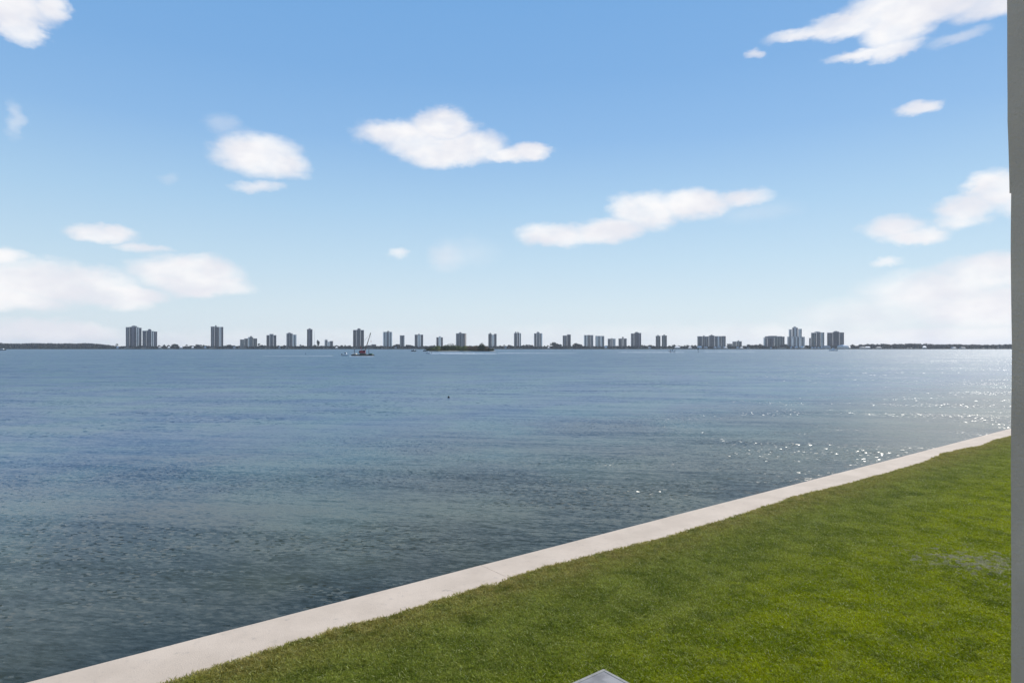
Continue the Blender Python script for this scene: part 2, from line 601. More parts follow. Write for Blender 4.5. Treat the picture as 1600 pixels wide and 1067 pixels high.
def tuft(name, nb, rad, hmin, hmax, lean, seed):
    rg = random.Random(seed)
    vs, fs = [], []
    for _ in range(nb):
        a = rg.random() * 6.283
        r = rad * math.sqrt(rg.random())
        bx, by = r * math.cos(a), r * math.sin(a)
        h = hmin + (hmax - hmin) * rg.random()
        t = rg.random() * 6.283
        wv = 0.0030 + 0.0022 * rg.random()
        ld = lean * (0.3 + rg.random()) * h
        la = rg.random() * 6.283
        lx, ly = math.cos(la) * ld, math.sin(la) * ld
        wx, wy = math.cos(t) * wv, math.sin(t) * wv
        i = len(vs)
        vs += [(bx - wx, by - wy, -0.01), (bx + wx, by + wy, -0.01),
               (bx + lx * .35 - wx * .9, by + ly * .35 - wy * .9, h * .6), (bx + lx * .35 + wx * .9, by + ly * .35 + wy * .9, h * .6),
               (bx + lx, by + ly, h)]
        fs += [(i, i + 1, i + 3, i + 2), (i + 2, i + 3, i + 4)]
    me = bpy.data.meshes.new(name)
    me.from_pydata(vs, [], fs)
    me.materials.append(m_blade)
    return bpy.data.objects.new(name, me)


tufts = [tuft('grass_tuft', 46, .085, .014, .034, 1.5, 1), tuft('grass_tuft', 46, .085, .012, .030, 2.0, 2),
         tuft('grass_tuft', 40, .08, .014, .040, 1.6, 3)]
me = lawn_mesh(list(np.arange(-3, 52, 0.15)), [0] + list(np.arange(.12, 11.5, .25)), lift=0.002)
gr = link('grass', me, kind='stuff', label='mown green lawn grass beside the seawall cap', category='grass')
ng = bpy.data.node_groups.new('grass_scatter', 'GeometryNodeTree')
ng.interface.new_socket('Geometry', in_out='INPUT', socket_type='NodeSocketGeometry')
ng.interface.new_socket('Geometry', in_out='OUTPUT', socket_type='NodeSocketGeometry')
gi = ng.nodes.new('NodeGroupInput')
go = ng.nodes.new('NodeGroupOutput')
ds = ng.nodes.new('GeometryNodeDistributePointsOnFaces')
ds.inputs['Density'].default_value = 420
ip = ng.nodes.new('GeometryNodeInstanceOnPoints')
jn = ng.nodes.new('GeometryNodeJoinGeometry')
for t_ in tufts:
    oi = ng.nodes.new('GeometryNodeObjectInfo')
    oi.inputs['Object'].default_value = t_
    oi.inputs['As Instance'].default_value = True
    ng.links.new(oi.outputs['Geometry'], jn.inputs[0])
ng.links.new(gi.outputs[0], ds.inputs['Mesh'])
ng.links.new(ds.outputs['Points'], ip.inputs['Points'])
ng.links.new(jn.outputs[0], ip.inputs['Instance'])
ip.inputs['Pick Instance'].default_value = True
rv = ng.nodes.new('FunctionNodeRandomValue')
rv.data_type = 'FLOAT_VECTOR'
rv.inputs[0].default_value = (-0.15, -0.15, 0)
rv.inputs[1].default_value = (0.15, 0.15, 6.283)
ng.links.new(rv.outputs[0], ip.inputs['Rotation'])
rs = ng.nodes.new('FunctionNodeRandomValue')
rs.data_type = 'FLOAT'
rs.inputs[2].default_value = 0.65
rs.inputs[3].default_value = 1.25
ng.links.new(rs.outputs[1], ip.inputs['Scale'])
ng.links.new(ip.outputs[0], go.inputs[0])
md = gr.modifiers.new('scatter', 'NODES')
md.node_group = ng

# ------------------------------------------------------------------ concrete slab in the lawn
m_slab = mat('grey_slab_concrete', (0.19, 0.185, 0.185), 0.8, 0.22, 3.0, 0.004, 60, tint=(0.25, 0.24, 0.235))
m_slab2 = mat('slab_rim_concrete', (0.27, 0.26, 0.23), 0.8, 0.2, 6.0, 0.004, 60)
SZ = 0.165
cD = (CAMZ - SZ) * F / (1044 - HY)
corner = Vector(((943 - 800) / F * cD, cD, 0))
slab = thing('concrete_slab', 'square grey concrete slab with raised rim sunk in the lawn, bottom edge of the view', 'concrete slab', corner, math.atan2(-DIR.y, -DIR.x))
# local +x runs back along the wall, +y runs inland... axes: x = -DIR, y = left of x
mm = MB()


def lbox(m, x0, x1, y0, y1, z0, z1, bev=0.012):
    rings = []
    for (o_, z) in ((0, z0), (0, z1 - bev), (bev, z1)):
        rings.append([(x0 + o_, y0 + o_, z), (x1 - o_, y0 + o_, z), (x1 - o_, y1 - o_, z), (x0 + o_, y1 - o_, z)])
    m.loft(rings)


SW_, SL_ = 1.1, 1.3
lbox(mm, 0, SL_, 0, SW_, -0.1, SZ - .012)
mm.build('slab_body', m_slab2, slab)
for (x0, x1, y0, y1) in ((0, SL_, 0, .045), (0, SL_, SW_ - .045, SW_), (0, .045, .047, SW_ - .047), (SL_ - .045, SL_, .047, SW_ - .047)):
    q = MB()
    lbox(q, x0, x1, y0, y1, SZ - .012, SZ, .004)
    q.build('rim', m_slab2, slab)
q = MB()
lbox(q, .048, SL_ - .048, .048, SW_ - .048, SZ - .012, SZ - .002, .003)
q.build('panel', m_slab, slab)

# ------------------------------------------------------------------ stucco column at the right
m_stucco = mat('grey_stucco', (0.70, 0.50, 0.385), 0.92, 0.09, 1.3, 0.004, 90, tint=(0.74, 0.535, 0.41))
YC = 1.5
xe = 780.0 / F * (YC + .4)
colm = thing('stucco_column', 'grey stucco column close by at the right edge of the view', 'column', (xe + .2, YC + .2, 0))
NS = 90


def shaft(x0, x1, y0, y1, z0, z1, j=0.0012, taper=0.0):
    rings = []
    n = max(4, int((z1 - z0) * 14))
    for i in range(n + 1):
        z = z0 + (z1 - z0) * i / n
        e = j * mnoise.noise((z * 3.0, 2, 0)) * 1.6 + j * .6 * mnoise.noise((z * 14, 5, 0))
        f_ = taper * max(0.0, 1 - (z - z0) / .22)
        rings.append([(x0 + e + f_, y0 + e, z), (x1 - e, y0 + e, z), (x1 - e, y1 - e, z), (x0 + e + f_, y1 - e, z)])
    return MB().loft(rings)


shaft(-.2, .2, -.2, .2, -0.1, 8.0).build('shaft', m_stucco, colm)
shaft(-.2065, .2065, -.2065, .2065, CAMZ + .46, 8.02, .0014, .0064).build('upper_sleeve', m_stucco, colm)
shaft(-.225, .225, -.225, .225, -0.1, 0.16).build('base_block', m_stucco, colm)

# ------------------------------------------------------------------ far shore
SD = 2500.0
m_land = mat('shore_ground', (0.07, 0.08, 0.045), 0.95, 0.3, 0.01, coords='pos')
m_sand = mat('sand', (0.30, 0.27, 0.21), 0.95, 0.2, 0.05, coords='pos')
ml = MB()
xs = np.arange(-4200, 4201, 30)
top, lip, foot = [], [], []
for x in xs:
    yy = SD - 40 + 8 * mnoise.noise((x * .004, 0, 0)) + 3 * mnoise.noise((x * .03, 0, 2))
    foot.append((x, yy, WZ - .6))
    lip.append((x, yy + 1.0, 0.5))
    top.append((x, yy + 40, 1.1))
far = [(x, 8990, 1.2) for x in xs]
ml.loft([foot, lip, top, far], cap=False, closed=False)
ml.build('far_shore_ground', m_land, kind='structure')

# leaf clump crowns
m_leaf = mat('far_foliage', (0.030, 0.046, 0.034), 0.8, 0.35, 0.12, tint=(0.042, 0.062, 0.040), island=0.35)
m_leaf2 = mat('island_foliage_green', (0.18, 0.20, 0.05), 0.75, 0.35, 0.2, tint=(0.26, 0.26, 0.07), island=0.4)
m_leaf3 = mat('island_foliage_dark', (0.085, 0.105, 0.04), 0.75, 0.35, 0.2, island=0.4)
m_leaf4 = mat('island_foliage_brown', (0.30, 0.20, 0.11), 0.8, 0.3, 0.2, island=0.35)
m_trunk = mat('trunk_bark', (0.10, 0.08, 0.06), 0.9, 0.3, 0.8)
m_wood = mat('distant_wood_foliage', (0.045, 0.060, 0.052), 0.85, 0.3, 0.05, island=0.3)


def leaf_cloud(n, blobs, leaf, rg):
    """n small bent quads spread through overlapping ellipsoid clumps"""
    P = np.array([(b[0], b[1], b[2]) for b in blobs])
    Rr = np.array([(b[3], b[4], b[5]) for b in blobs])
    wts = Rr.prod(1) ** .66
    k = rg.choice(len(blobs), n, p=wts / wts.sum())
    d = rg.normal(size=(n, 3))
    d /= np.linalg.norm(d, axis=1)[:, None]
    rad = rg.random(n) ** (1 / 2.2)
    c = P[k] + d * Rr[k] * rad[:, None]
    u = rg.normal(size=(n, 3))
    u /= np.linalg.norm(u, axis=1)[:, None]
    w = np.cross(u, rg.normal(size=(n, 3)))
    w /= np.linalg.norm(w, axis=1)[:, None]
    s = leaf * (.6 + .8 * rg.random((n, 1)))
    V = np.stack([c - u * s - w * s * .6, c + u * s * .8 - w * s * .5, c + u * s + w * s * .6, c - u * s * .7 + w * s * .7], 1).reshape(-1, 3)
    return V


def cloud_mesh(name, V, m):
    n = len(V) // 4
    me = bpy.data.meshes.new(name)
    me.vertices.add(len(V))
    me.vertices.foreach_set('co', V.astype(np.float32).ravel())
    me.loops.add(n * 4)
    me.loops.foreach_set('vertex_index', np.arange(n * 4, dtype=np.int32))
    me.polygons.add(n)
    me.polygons.foreach_set('loop_start', np.arange(0, n * 4, 4, dtype=np.int32))
    me.update(calc_edges=True)
    me.validate()
    me.materials.append(m)
    return me


rg = np.random.default_rng(5)


def crown_blobs(rx, h0, h1, n, rg):
    out = []
    for _ in range(n):
        a = rg.random() * 6.283
        r = rx * .62 * rg.random() ** .5
        z = h0 + (h1 - h0) * (.3 + .5 * rg.random())
        q = (.40 + .25 * rg.random())
        out.append((r * math.cos(a), r * math.sin(a), z, rx * q, rx * q, (h1 - h0) * (.24 + .14 * rg.random())))
    return out


# unit trees: height 1, crown radius given, scaled per copy
crowns = [cloud_mesh('crown', leaf_cloud(330, crown_blobs(.52, .18, 1.0, 7, rg), .085, rg), m_leaf) for _ in range(4)]
tb = MB()
tb.tube((0, 0, -.05), (.01, 0, .35), .035, .022)
tb.tube((.01, 0, .33), (.14, .03, .62), .02, .01)
tb.tube((.01, 0, .33), (-.12, -.05, .6), .02, .01)
trunk_me = tb.mesh('trunk', m_trunk)


def palm_meshes():
    t = MB()
    t.loft([[(r * math.cos(a) + .03 * z * z, r * math.sin(a), z) for a in np.linspace(0, 6.283, 7)[:-1]] for z, r in ((-.05, .035), (.1, .024), (.45, .02), (.84, .018))])
    f = MB()
    for k in range(15):
        a = k * 2.4
        up = .25 - .04 * (k % 5)
        pts = []
        for q in range(5):
            u = q / 4
            pts.append(Vector((.02 + math.cos(a) * .23 * u, math.sin(a) * .23 * u, .84 + up * u - .42 * u * u)))
        side = Vector((-math.sin(a), math.cos(a), 0))
        for q in range(4):
            w0 = .05 * (1 - abs(q / 4 - .4))
            w1 = .05 * (1 - abs((q + 1) / 4 - .4)) if q < 3 else .008
            f.face([pts[q] - side * w0 - Vector((0, 0, .02)), pts[q + 1] - side * w1 - Vector((0, 0, .02)), pts[q + 1], pts[q]])
            f.face([pts[q], pts[q + 1], pts[q + 1] + side * w1 - Vector((0, 0, .02)), pts[q] + side * w0 - Vector((0, 0, .02))])
    return t.mesh('trunk', m_trunk), f.mesh('crown', m_leaf)


palm_t, palm_c = palm_meshes()

# the low thicket that edges the shore, and the further woods
def thicket(name, x0, x1, D, hfun, n, leaf, m, label):
    xs_ = rg.random(n) * (x1 - x0) + x0
    hs = np.array([hfun(x) for x in xs_])
    z = 0.6 + hs * rg.random(n) ** .8
    y = D + rg.random(n) * 26 + (z / np.maximum(hs, 1)) * 6
    c = np.stack([xs_, y, z], 1)
    u = rg.normal(size=(n, 3)); u /= np.linalg.norm(u, axis=1)[:, None]
    w = np.cross(u, rg.normal(size=(n, 3))); w /= np.linalg.norm(w, axis=1)[:, None]
    s = leaf * (.6 + .8 * rg.random((n, 1)))
    V = np.stack([c - u * s - w * s * .7, c + u * s * .8 - w * s * .6, c + u * s + w * s * .7, c - u * s * .7 + w * s * .8], 1).reshape(-1, 3)
    return link(name, cloud_mesh(name, V, m), kind='stuff', label=label, category='thicket')


def px_of(x, D=SD):
    return 800 + F * x / D


def belt_h(x):
    p = px_of(x)
    base = 9.5 + 3.0 * mnoise.noise((x * .012, 1, 0)) + 2.0 * mnoise.noise((x * .05, 4, 0))
    if p > 1330:
        base += 5.5 * min(1, (p - 1330) / 40)
    if p < 190:
        base -= 1.5
    return max(3.0, base)


thicket('shoreline_thicket', -3600, 3600, SD - 13, belt_h, 60000, 2.2, m_leaf, 'low dark trees and hedges lining the whole far shore')


def wood_h(x):
    p = px_of(x, 2900)
    k = max(0.0, min(1, (182 - p) / 40))
    return 1 + (20 + 1.6 * mnoise.noise((x * .01, 7, 0)) + 1.2 * mnoise.noise((x * .05, 3, 0))) * (k ** .5)


thicket('distant_woodland', -5600, at(181, 2900), 2900, wood_h, 42000, 4.0, m_wood, 'long flat wooded shore fading into haze at the far left')

# ------------------------------------------------------------------ towers
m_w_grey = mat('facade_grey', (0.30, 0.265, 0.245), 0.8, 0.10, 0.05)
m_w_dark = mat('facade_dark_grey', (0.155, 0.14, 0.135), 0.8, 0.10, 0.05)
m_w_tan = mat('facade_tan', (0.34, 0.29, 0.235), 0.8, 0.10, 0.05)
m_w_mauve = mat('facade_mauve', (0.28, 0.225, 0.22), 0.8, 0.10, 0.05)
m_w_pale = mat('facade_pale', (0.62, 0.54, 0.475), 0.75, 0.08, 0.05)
m_w_white = mat('white_and_sunlit_pier_paint', (0.85, 0.77, 0.69), 0.7, 0.06, 0.05)  # white paint, also standing in for sunlit flanks on some towers
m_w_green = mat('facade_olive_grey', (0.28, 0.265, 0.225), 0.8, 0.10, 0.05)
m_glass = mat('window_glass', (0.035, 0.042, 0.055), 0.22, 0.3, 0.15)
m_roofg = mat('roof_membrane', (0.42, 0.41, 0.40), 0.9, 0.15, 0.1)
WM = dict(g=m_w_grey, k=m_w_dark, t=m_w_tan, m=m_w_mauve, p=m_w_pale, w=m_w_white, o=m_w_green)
FLOOR = 3.1


def segment(root, x0, x1, y0, z0, z1, depth, pat, wm, slabm=None):
    """one block of a tower in local metres; x along the front, front at y0"""
    slabm = slabm or wm
    MB().box(x0, x1, y0, y0 + depth, z0, z1).build('wall', wm, root)
    MB().box(x0 - .5, x1 + .5, y0 - 1.2, y0 + depth + .5, z1 + .003, z1 + 1.1).build('roof', m_roofg, root)
    n = len(pat)
    bw = (x1 - x0) / n
    i = 0
    while i < n:
        j = i
        while j + 1 < n and pat[j + 1] == pat[i] and pat[i] in 'wlW':
            j += 1
        a, c_ = x0 + i * bw, x0 + (j + 1) * bw
        ch = pat[i]
        nf = max(1, int((z1 - z0 - 1.5) / FLOOR))
        if ch == 'l':
            MB().box(a, c_, y0 - 1.0, y0 - .003, z0, z1 - .01).build('pier', m_w_white, root)
        elif ch == 'w':
            MB().box(a, c_, y0 - .6, y0 - .003, z0, z1 - .01).build('pier', wm, root)
            if c_ - a > 6:
                q = MB()
                for f_ in range(nf):
                    zz = z0 + 1.2 + f_ * FLOOR
                    for u in (.25, .7):
                        xx = a + (c_ - a) * u
                        q.box(xx - 1.0, xx + 1.0, y0 - .66, y0 - .602, zz, zz + 1.5)
                q.build('window_group', m_glass, root, kind='stuff')
        elif ch == 'd':
            q = MB()
            for f_ in range(nf):
                zz = z0 + .9 + f_ * FLOOR
                q.box(a + .3, c_ - .3, y0 - .10, y0 - .004, zz, zz + 2.3)
            q.build('window_strip', m_glass, root, kind='stuff')
        elif ch == 'b':
            MB().box(a + .4, c_ - .4, y0 - .06, y0 - .004, z0 + .5, z1 - .5).build('glazing', m_glass, root)
            q = MB()
            for f_ in range(nf + 1):
                zz = z0 + f_ * FLOOR
                if zz + 1.0 > z1:
                    break
                q.box(a + .15, c_ - .15, y0 - 1.7, y0 - .07, zz, zz + 1.05)
            q.build('balcony_stack', slabm, root, kind='stuff')
        i = j + 1


TOW = []


def tower(label, short, segs, pen=(), D=SD, yaw=0.0, cat='apartment tower', extra=None):
    """segs: (px0, px1, top_row, pattern, wall, slab, set-back)"""
    xa = min(s[0] for s in segs)
    xb = max(s[1] for s in segs)
    pc = (xa + xb) / 2
    X = at(pc, D)
    th = -math.atan2(X, D)
    dist = math.hypot(X, D)
    k = dist * math.cos(math.atan2(X, D)) ** 2 / F / math.cos(math.atan2(X, D)) * math.cos(math.atan2(X, D))
    # metres per photo pixel across a front that faces the eye
    ca = math.cos(math.atan2(X, D))
    k = D / F * ca
    root = thing('apartment_tower' if cat == 'apartment tower' else 'apartment_block', label, cat, (X, D, 0.9), th + R(yaw))
    depth = 24.0
    cy, sy = math.cos(R(yaw)), abs(math.sin(R(yaw)))
    for sg in segs:
        (p0, p1, tp, pat, wk) = sg[:5]
        slab_ = WM[sg[5]] if len(sg) > 5 and sg[5] else None
        back = sg[6] if len(sg) > 6 else 0.0
        base = sg[7] if len(sg) > 7 else 0.0
        x0, x1 = (p0 - pc) * k / cy, (p1 - pc) * k / cy
        if yaw:
            x1 -= depth * sy / cy * .98
        z1 = zat(tp, D) - .9 - 1.1
        segment(root, x0, x1, back, base, z1, depth - back, pat, WM[wk], slab_)
    for (p0, p1, tp) in pen:
        x0, x1 = (p0 - pc) * k, (p1 - pc) * k
        host = min(s[2] for s in segs if s[0] <= (p0 + p1) / 2 <= s[1])
        zb = zat(host, D) - .9
        z1 = zat(tp, D) - .9
        q = MB().box(x0, x1, 6, 18, zb + .005, z1)
        q.box(x0 + (x1 - x0) * .2, x0 + (x1 - x0) * .7, 8, 15, z1, z1 + 1.6)
        q.build('penthouse', WM[segs[0][4]], root)
    if extra:
        (p0, rowt, rowb) = extra
        MB().tube(((p0 - pc) * k, 12, zat(rowb, D) - .9 - 2.0), ((p0 - pc) * k, 12, zat(rowt, D) - .9), .35, .15).build('mast', m_w_dark, root)
    # podium
    MB().box((xa - pc) * k - 6, (xb - pc) * k + 6, -5, -2.6, 0, 5.0).build('podium', WM['t'], root)
    TOW.append((pc, short, xa, xb))
    return root


G2 = 'apartment tower'
tower('grey apartment tower with a pale vertical stripe, leftmost on the skyline', 'leftmost skyline tower',
      [(196.6, 202, 511.2, 'dwb', 'g'), (202.3, 213.2, 510.8, 'bdwbb', 'm', 'm', 1.5), (213.5, 216.8, 511, 'ldl', 'g', None, 1), (217.1, 221.2, 512, 'bb', 'k', 'g')], [(205.5, 214, 509.3)])
tower('dark grey tower of ribbed bays touching the right side of the leftmost tower', 'second skyline tower from the left',
      [(222.6, 228.5, 516.8, 'bwb', 'k', 'g'), (228.8, 236.5, 516.6, 'dwbd', 'k', 'g', 1.5), (236.8, 240.0, 517.2, 'ldl', 'g', None, 1), (240.3, 245.6, 517.8, 'bwb', 'm', 'm')], [(231, 236.4, 514.6)])
tower('tall isolated tower with pale stripes and small rooftop box, left of the stepped block', 'tall isolated tower at left',
      [(329.4, 335, 510.2, 'bwb', 'g', 'g'), (335.3, 342.2, 510.6, 'dbbd', 'k', 'g', 1.5), (342.5, 345.2, 511, 'lwl', 'g'), (345.5, 348.9, 510.6, 'bb', 'm', 'k')], [(336, 338.6, 508.6)])
tower('low wide beige apartment block with a stepped roofline', 'low stepped beige block',
      [(375.2, 381.4, 530.4, 'bwb', 't', 'p'), (381.7, 387.3, 528.8, 'wb', 't', 't', 1), (387.6, 395.6, 526.8, 'lbbw', 't', 'p', 2), (395.9, 401.8, 528.6, 'bwb', 't', 'k')], [(390.5, 394, 525.4)], cat='apartment block')
tower('dark symmetrical tower with a raised middle core right of the stepped beige block', 'dark tower right of stepped block',
      [(416.4, 421, 523.6, 'bb', 'k', 'k'), (421.3, 427.2, 521.8, 'wdw', 'g', None, -1), (427.5, 431.8, 523.6, 'bb', 'k', 'g')], [])
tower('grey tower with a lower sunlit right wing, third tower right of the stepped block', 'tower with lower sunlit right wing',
      [(447.6, 457.2, 521.0, 'wbwbw', 'g', 'g'), (457.5, 463.2, 522.8, 'lbl', 'p', 'p', 2)], [(449.5, 455, 520.2)])  # right wing coloured pale to look sunlit
tower('very slim dark tower beside a thin white mast', 'very slim dark tower',
      [(479.7, 488.2, 514.4, 'bwdb', 'm', 'k')], [(482, 485.8, 513.4)])
tower('small low grey block with twin tops between the slim tower and the crane', 'small twin topped grey block',
      [(507.2, 512, 531.4, 'wbw', 'p', 'g'), (512.3, 515, 534, 'l', 'g', None, 2), (515.3, 520.4, 532.8, 'bwb', 'k', 'p')], [(508.5, 510.6, 530.4)], cat='apartment block')
tower('broad near-black tower standing directly behind the red crane barge', 'near-black tower behind the crane',
      [(551.7, 556.5, 515.6, 'bb', 'k', 'k'), (556.8, 563.2, 515.4, 'bwdb', 'k', 'g', -.6), (563.5, 568.7, 515.6, 'bdb', 'k', 'k')], [(558.4, 563.4, 513.6)])
tower('low brown flat roofed block just right of the near-black tower', 'low brown flat block',
      [(574, 580, 539.2, 'bwb', 'm', 'm'), (580.3, 587.6, 538.0, 'bbwb', 'k', 'm')], [], cat='apartment block')
tower('pale tower with white vertical ribs right of the crane barge', 'pale ribbed tower',
      [(598.6, 612.6, 518.6, 'lblwdlbl', 'g', 'p')], [(604.8, 608.4, 517.4)])
tower('slim dark tower banded by white balconies between two ribbed towers', 'slim tower with white balcony bands',
      [(624.8, 632.0, 524, 'bdb', 'k', 'w')], [])
tower('grey tower with a white middle section left of the wooded islet', 'grey tower with white middle',
      [(648, 652.6, 522.8, 'bb', 'g', 'g'), (652.9, 657, 523.2, 'lwl', 'p', None, -1), (657.3, 661.2, 522.8, 'bb', 'k', 'g')], [(653.4, 656, 521.8)])
tower('small brownish tower with a peaked centre rising behind the islet left end', 'small peaked brownish tower',
      [(681.8, 685.4, 527, 'bb', 'm', 'm'), (685.7, 688.5, 525.6, 'l', 'm', None, -1), (688.8, 692, 527, 'bb', 'm', 'm')], [])
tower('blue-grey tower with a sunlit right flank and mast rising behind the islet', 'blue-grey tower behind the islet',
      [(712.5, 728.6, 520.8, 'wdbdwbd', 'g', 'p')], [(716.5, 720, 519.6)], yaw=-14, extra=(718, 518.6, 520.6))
tower('tower of two dark wings joined by a white middle at the islet right end', 'two winged tower by the islet',
      [(763, 768.4, 521.6, 'bwb', 'k', 'g'), (768.7, 771.6, 523, 'l', 'p', None, 2), (771.9, 775.9, 521.5, 'bd', 'k', 'g')], [(765, 767, 520.4)])
tower('grey tower with twin rooftop boxes and a white right edge, right of the islet', 'twin rooftop box tower',
      [(803.1, 808.5, 520.6, 'wbw', 'g', 'g'), (808.8, 811.2, 520.2, 'd', 'k', None, 1), (811.5, 814.1, 520.6, 'lb', 'p', 'g')], [(804.6, 807, 518.8), (808.2, 810.4, 518.8)])
tower('pale grey rounded-top tower standing alone left of the tall dark tree', 'pale lone tower at centre',
      [(834.5, 838.2, 520.8, 'wb', 'g', 'g'), (838.5, 843.4, 520, 'bwb', 'g', 'p', -1), (843.7, 847.3, 520.8, 'bl', 'g', 'g')], [(838.9, 842.4, 518.8)])
tower('dark tower whose roof steps up to the right beside the tall dark tree', 'dark tower with rising roof',
      [(879.3, 885.8, 524.2, 'bwb', 'g', 't'), (886.1, 891.8, 522.6, 'bdb', 'k', 'k', 1)], [])
tower('grey white-ribbed tower, left one of a close pair of light towers', 'left tower of the light pair',
      [(912.5, 917.4, 523.6, 'lbl', 'p', 'g'), (917.7, 922, 523.4, 'dwd', 'g', None, 1), (922.3, 927, 523.6, 'bwb', 'g', 'p')], [])
tower('paler lilac-grey tower, right one of the close pair of light towers', 'right tower of the light pair',
      [(930.2, 938.6, 524.8, 'wlwbw', 'p', 'p'), (938.9, 944.1, 524.9, 'ldb', 'p', 'p', 1)], [])
tower('short dark balconied tower, left of two short twins', 'left short twin tower',
      [(949.6, 954.4, 529.2, 'bwb', 'k', 'p'), (954.7, 957, 528.4, 'w', 'g', None, -1), (957.3, 961.7, 529.2, 'blb', 'k', 'p')], [])
tower('short dark balconied tower, right of two short twins', 'right short twin tower',
      [(966.4, 971.8, 528.8, 'bwb', 'k', 't'), (972.1, 974.4, 527.8, 'w', 't', None, -1), (974.7, 979.2, 528.8, 'bwb', 'k', 't')], [(971.8, 974.6, 526.8)])
tower('large dark brown tower with banded top beside the short twins', 'large dark brown tower',
      [(985.8, 990.6, 521, 'bwb', 'k', 'p'), (990.9, 1001.8, 520.2, 'dbdbwd', 'm', 'm', -1)], [(992, 998, 519.2)])
tower('tan slim tower, left of the tan pair', 'left tan slim tower',
      [(1024.6, 1032.0, 524.8, 'bwb', 't', 't')], [(1026.8, 1029.6, 523.8)])
tower('tan slim tower, right of the tan pair', 'right tan slim tower',
      [(1034, 1042, 524.2, 'bwdb', 't', 't')], [(1036.3, 1039.2, 523.2)])
tower('very wide grey slab block of several joined wings', 'very wide grey slab block',
      [(1089.5, 1097.8, 525.3, 'wbbw', 'o', 'g'), (1098.1, 1107.2, 525.5, 'bwbwb', 'g', 'o', 2), (1107.5, 1116.2, 524.3, 'wbbb', 'g', 'g', 0), (1116.5, 1127, 525.2, 'bdwlwd', 'g', 'p', 2), (1127.3, 1133.8, 525.1, 'bwd', 'g', 'g', 1)], [(1098.6, 1101, 524.4), (1110, 1114, 523.4)], cat='apartment block')
tower('small low tan block at the right foot of the very wide slab', 'small low tan block',
      [(1136, 1144.2, 537, 'bwbw', 't', 'p'), (1144.5, 1151, 533.6, 'wbw', 't', 'p', 1), (1151.3, 1159, 533.2, 'bwdb', 'o', 't')], [(1152.5, 1155, 532.4)], cat='apartment block')
tower('broad low hotel-like block with a long pale flat roof', 'broad block with pale roof',
      [(1192.9, 1199, 527.6, 'lbw', 'm', 'p'), (1199.3, 1209.4, 527.4, 'dwdbwd', 'k', 'm', 2), (1209.7, 1225.8, 526.0, 'wbwbwbwb', 't', 't', 0)], [(1195, 1222, 525.3)], cat='apartment block')
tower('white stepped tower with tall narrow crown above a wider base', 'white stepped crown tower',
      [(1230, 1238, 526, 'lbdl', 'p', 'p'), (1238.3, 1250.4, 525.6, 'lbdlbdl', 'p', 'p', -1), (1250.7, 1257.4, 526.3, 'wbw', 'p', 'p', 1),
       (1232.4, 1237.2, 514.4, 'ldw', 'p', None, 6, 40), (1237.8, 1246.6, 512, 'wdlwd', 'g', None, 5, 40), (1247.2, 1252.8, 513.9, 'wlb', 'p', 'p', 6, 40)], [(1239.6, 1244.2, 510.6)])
tower('olive-grey slab tower with a lower left wing beside the white stepped tower', 'olive-grey slab tower',
      [(1264, 1267, 528, 'bb', 'p', 'p'), (1267.3, 1275.5, 519.8, 'wbwb', 'o', 'o', 0), (1275.8, 1281.6, 519.2, 'bwb', 'k', 'o', -1), (1281.9, 1287.9, 519.6, 'wlbw', 'o', 'p', 0)], [(1272, 1282, 518.4)])
tower('wide dark slab tower, rightmost tower on the skyline', 'rightmost skyline tower',
      [(1292.3, 1301, 519.6, 'bwbb', 'k', 'g'), (1301.3, 1311.6, 518.8, 'wdbdw', 'k', 'k', -1), (1311.9, 1318.7, 519.4, 'bbwb', 'k', 'g')], [(1302.4, 1310.5, 517.8)])

mast = MB()
mast.tube((0, 0, 0), (0, 0, zat(516.5, SD) - .9), .55, .4, 6)
mast.tube((-1.2, 0, zat(517, SD) - 1.4), (1.2, 0, zat(517, SD) - 1.4), .3, .3, 4)
mast.build('radio_mast', m_w_pale, loc=(at(490.6, SD), SD + 5, .9), label='thin pale mast standing just right of the very slim dark tower', category='mast')

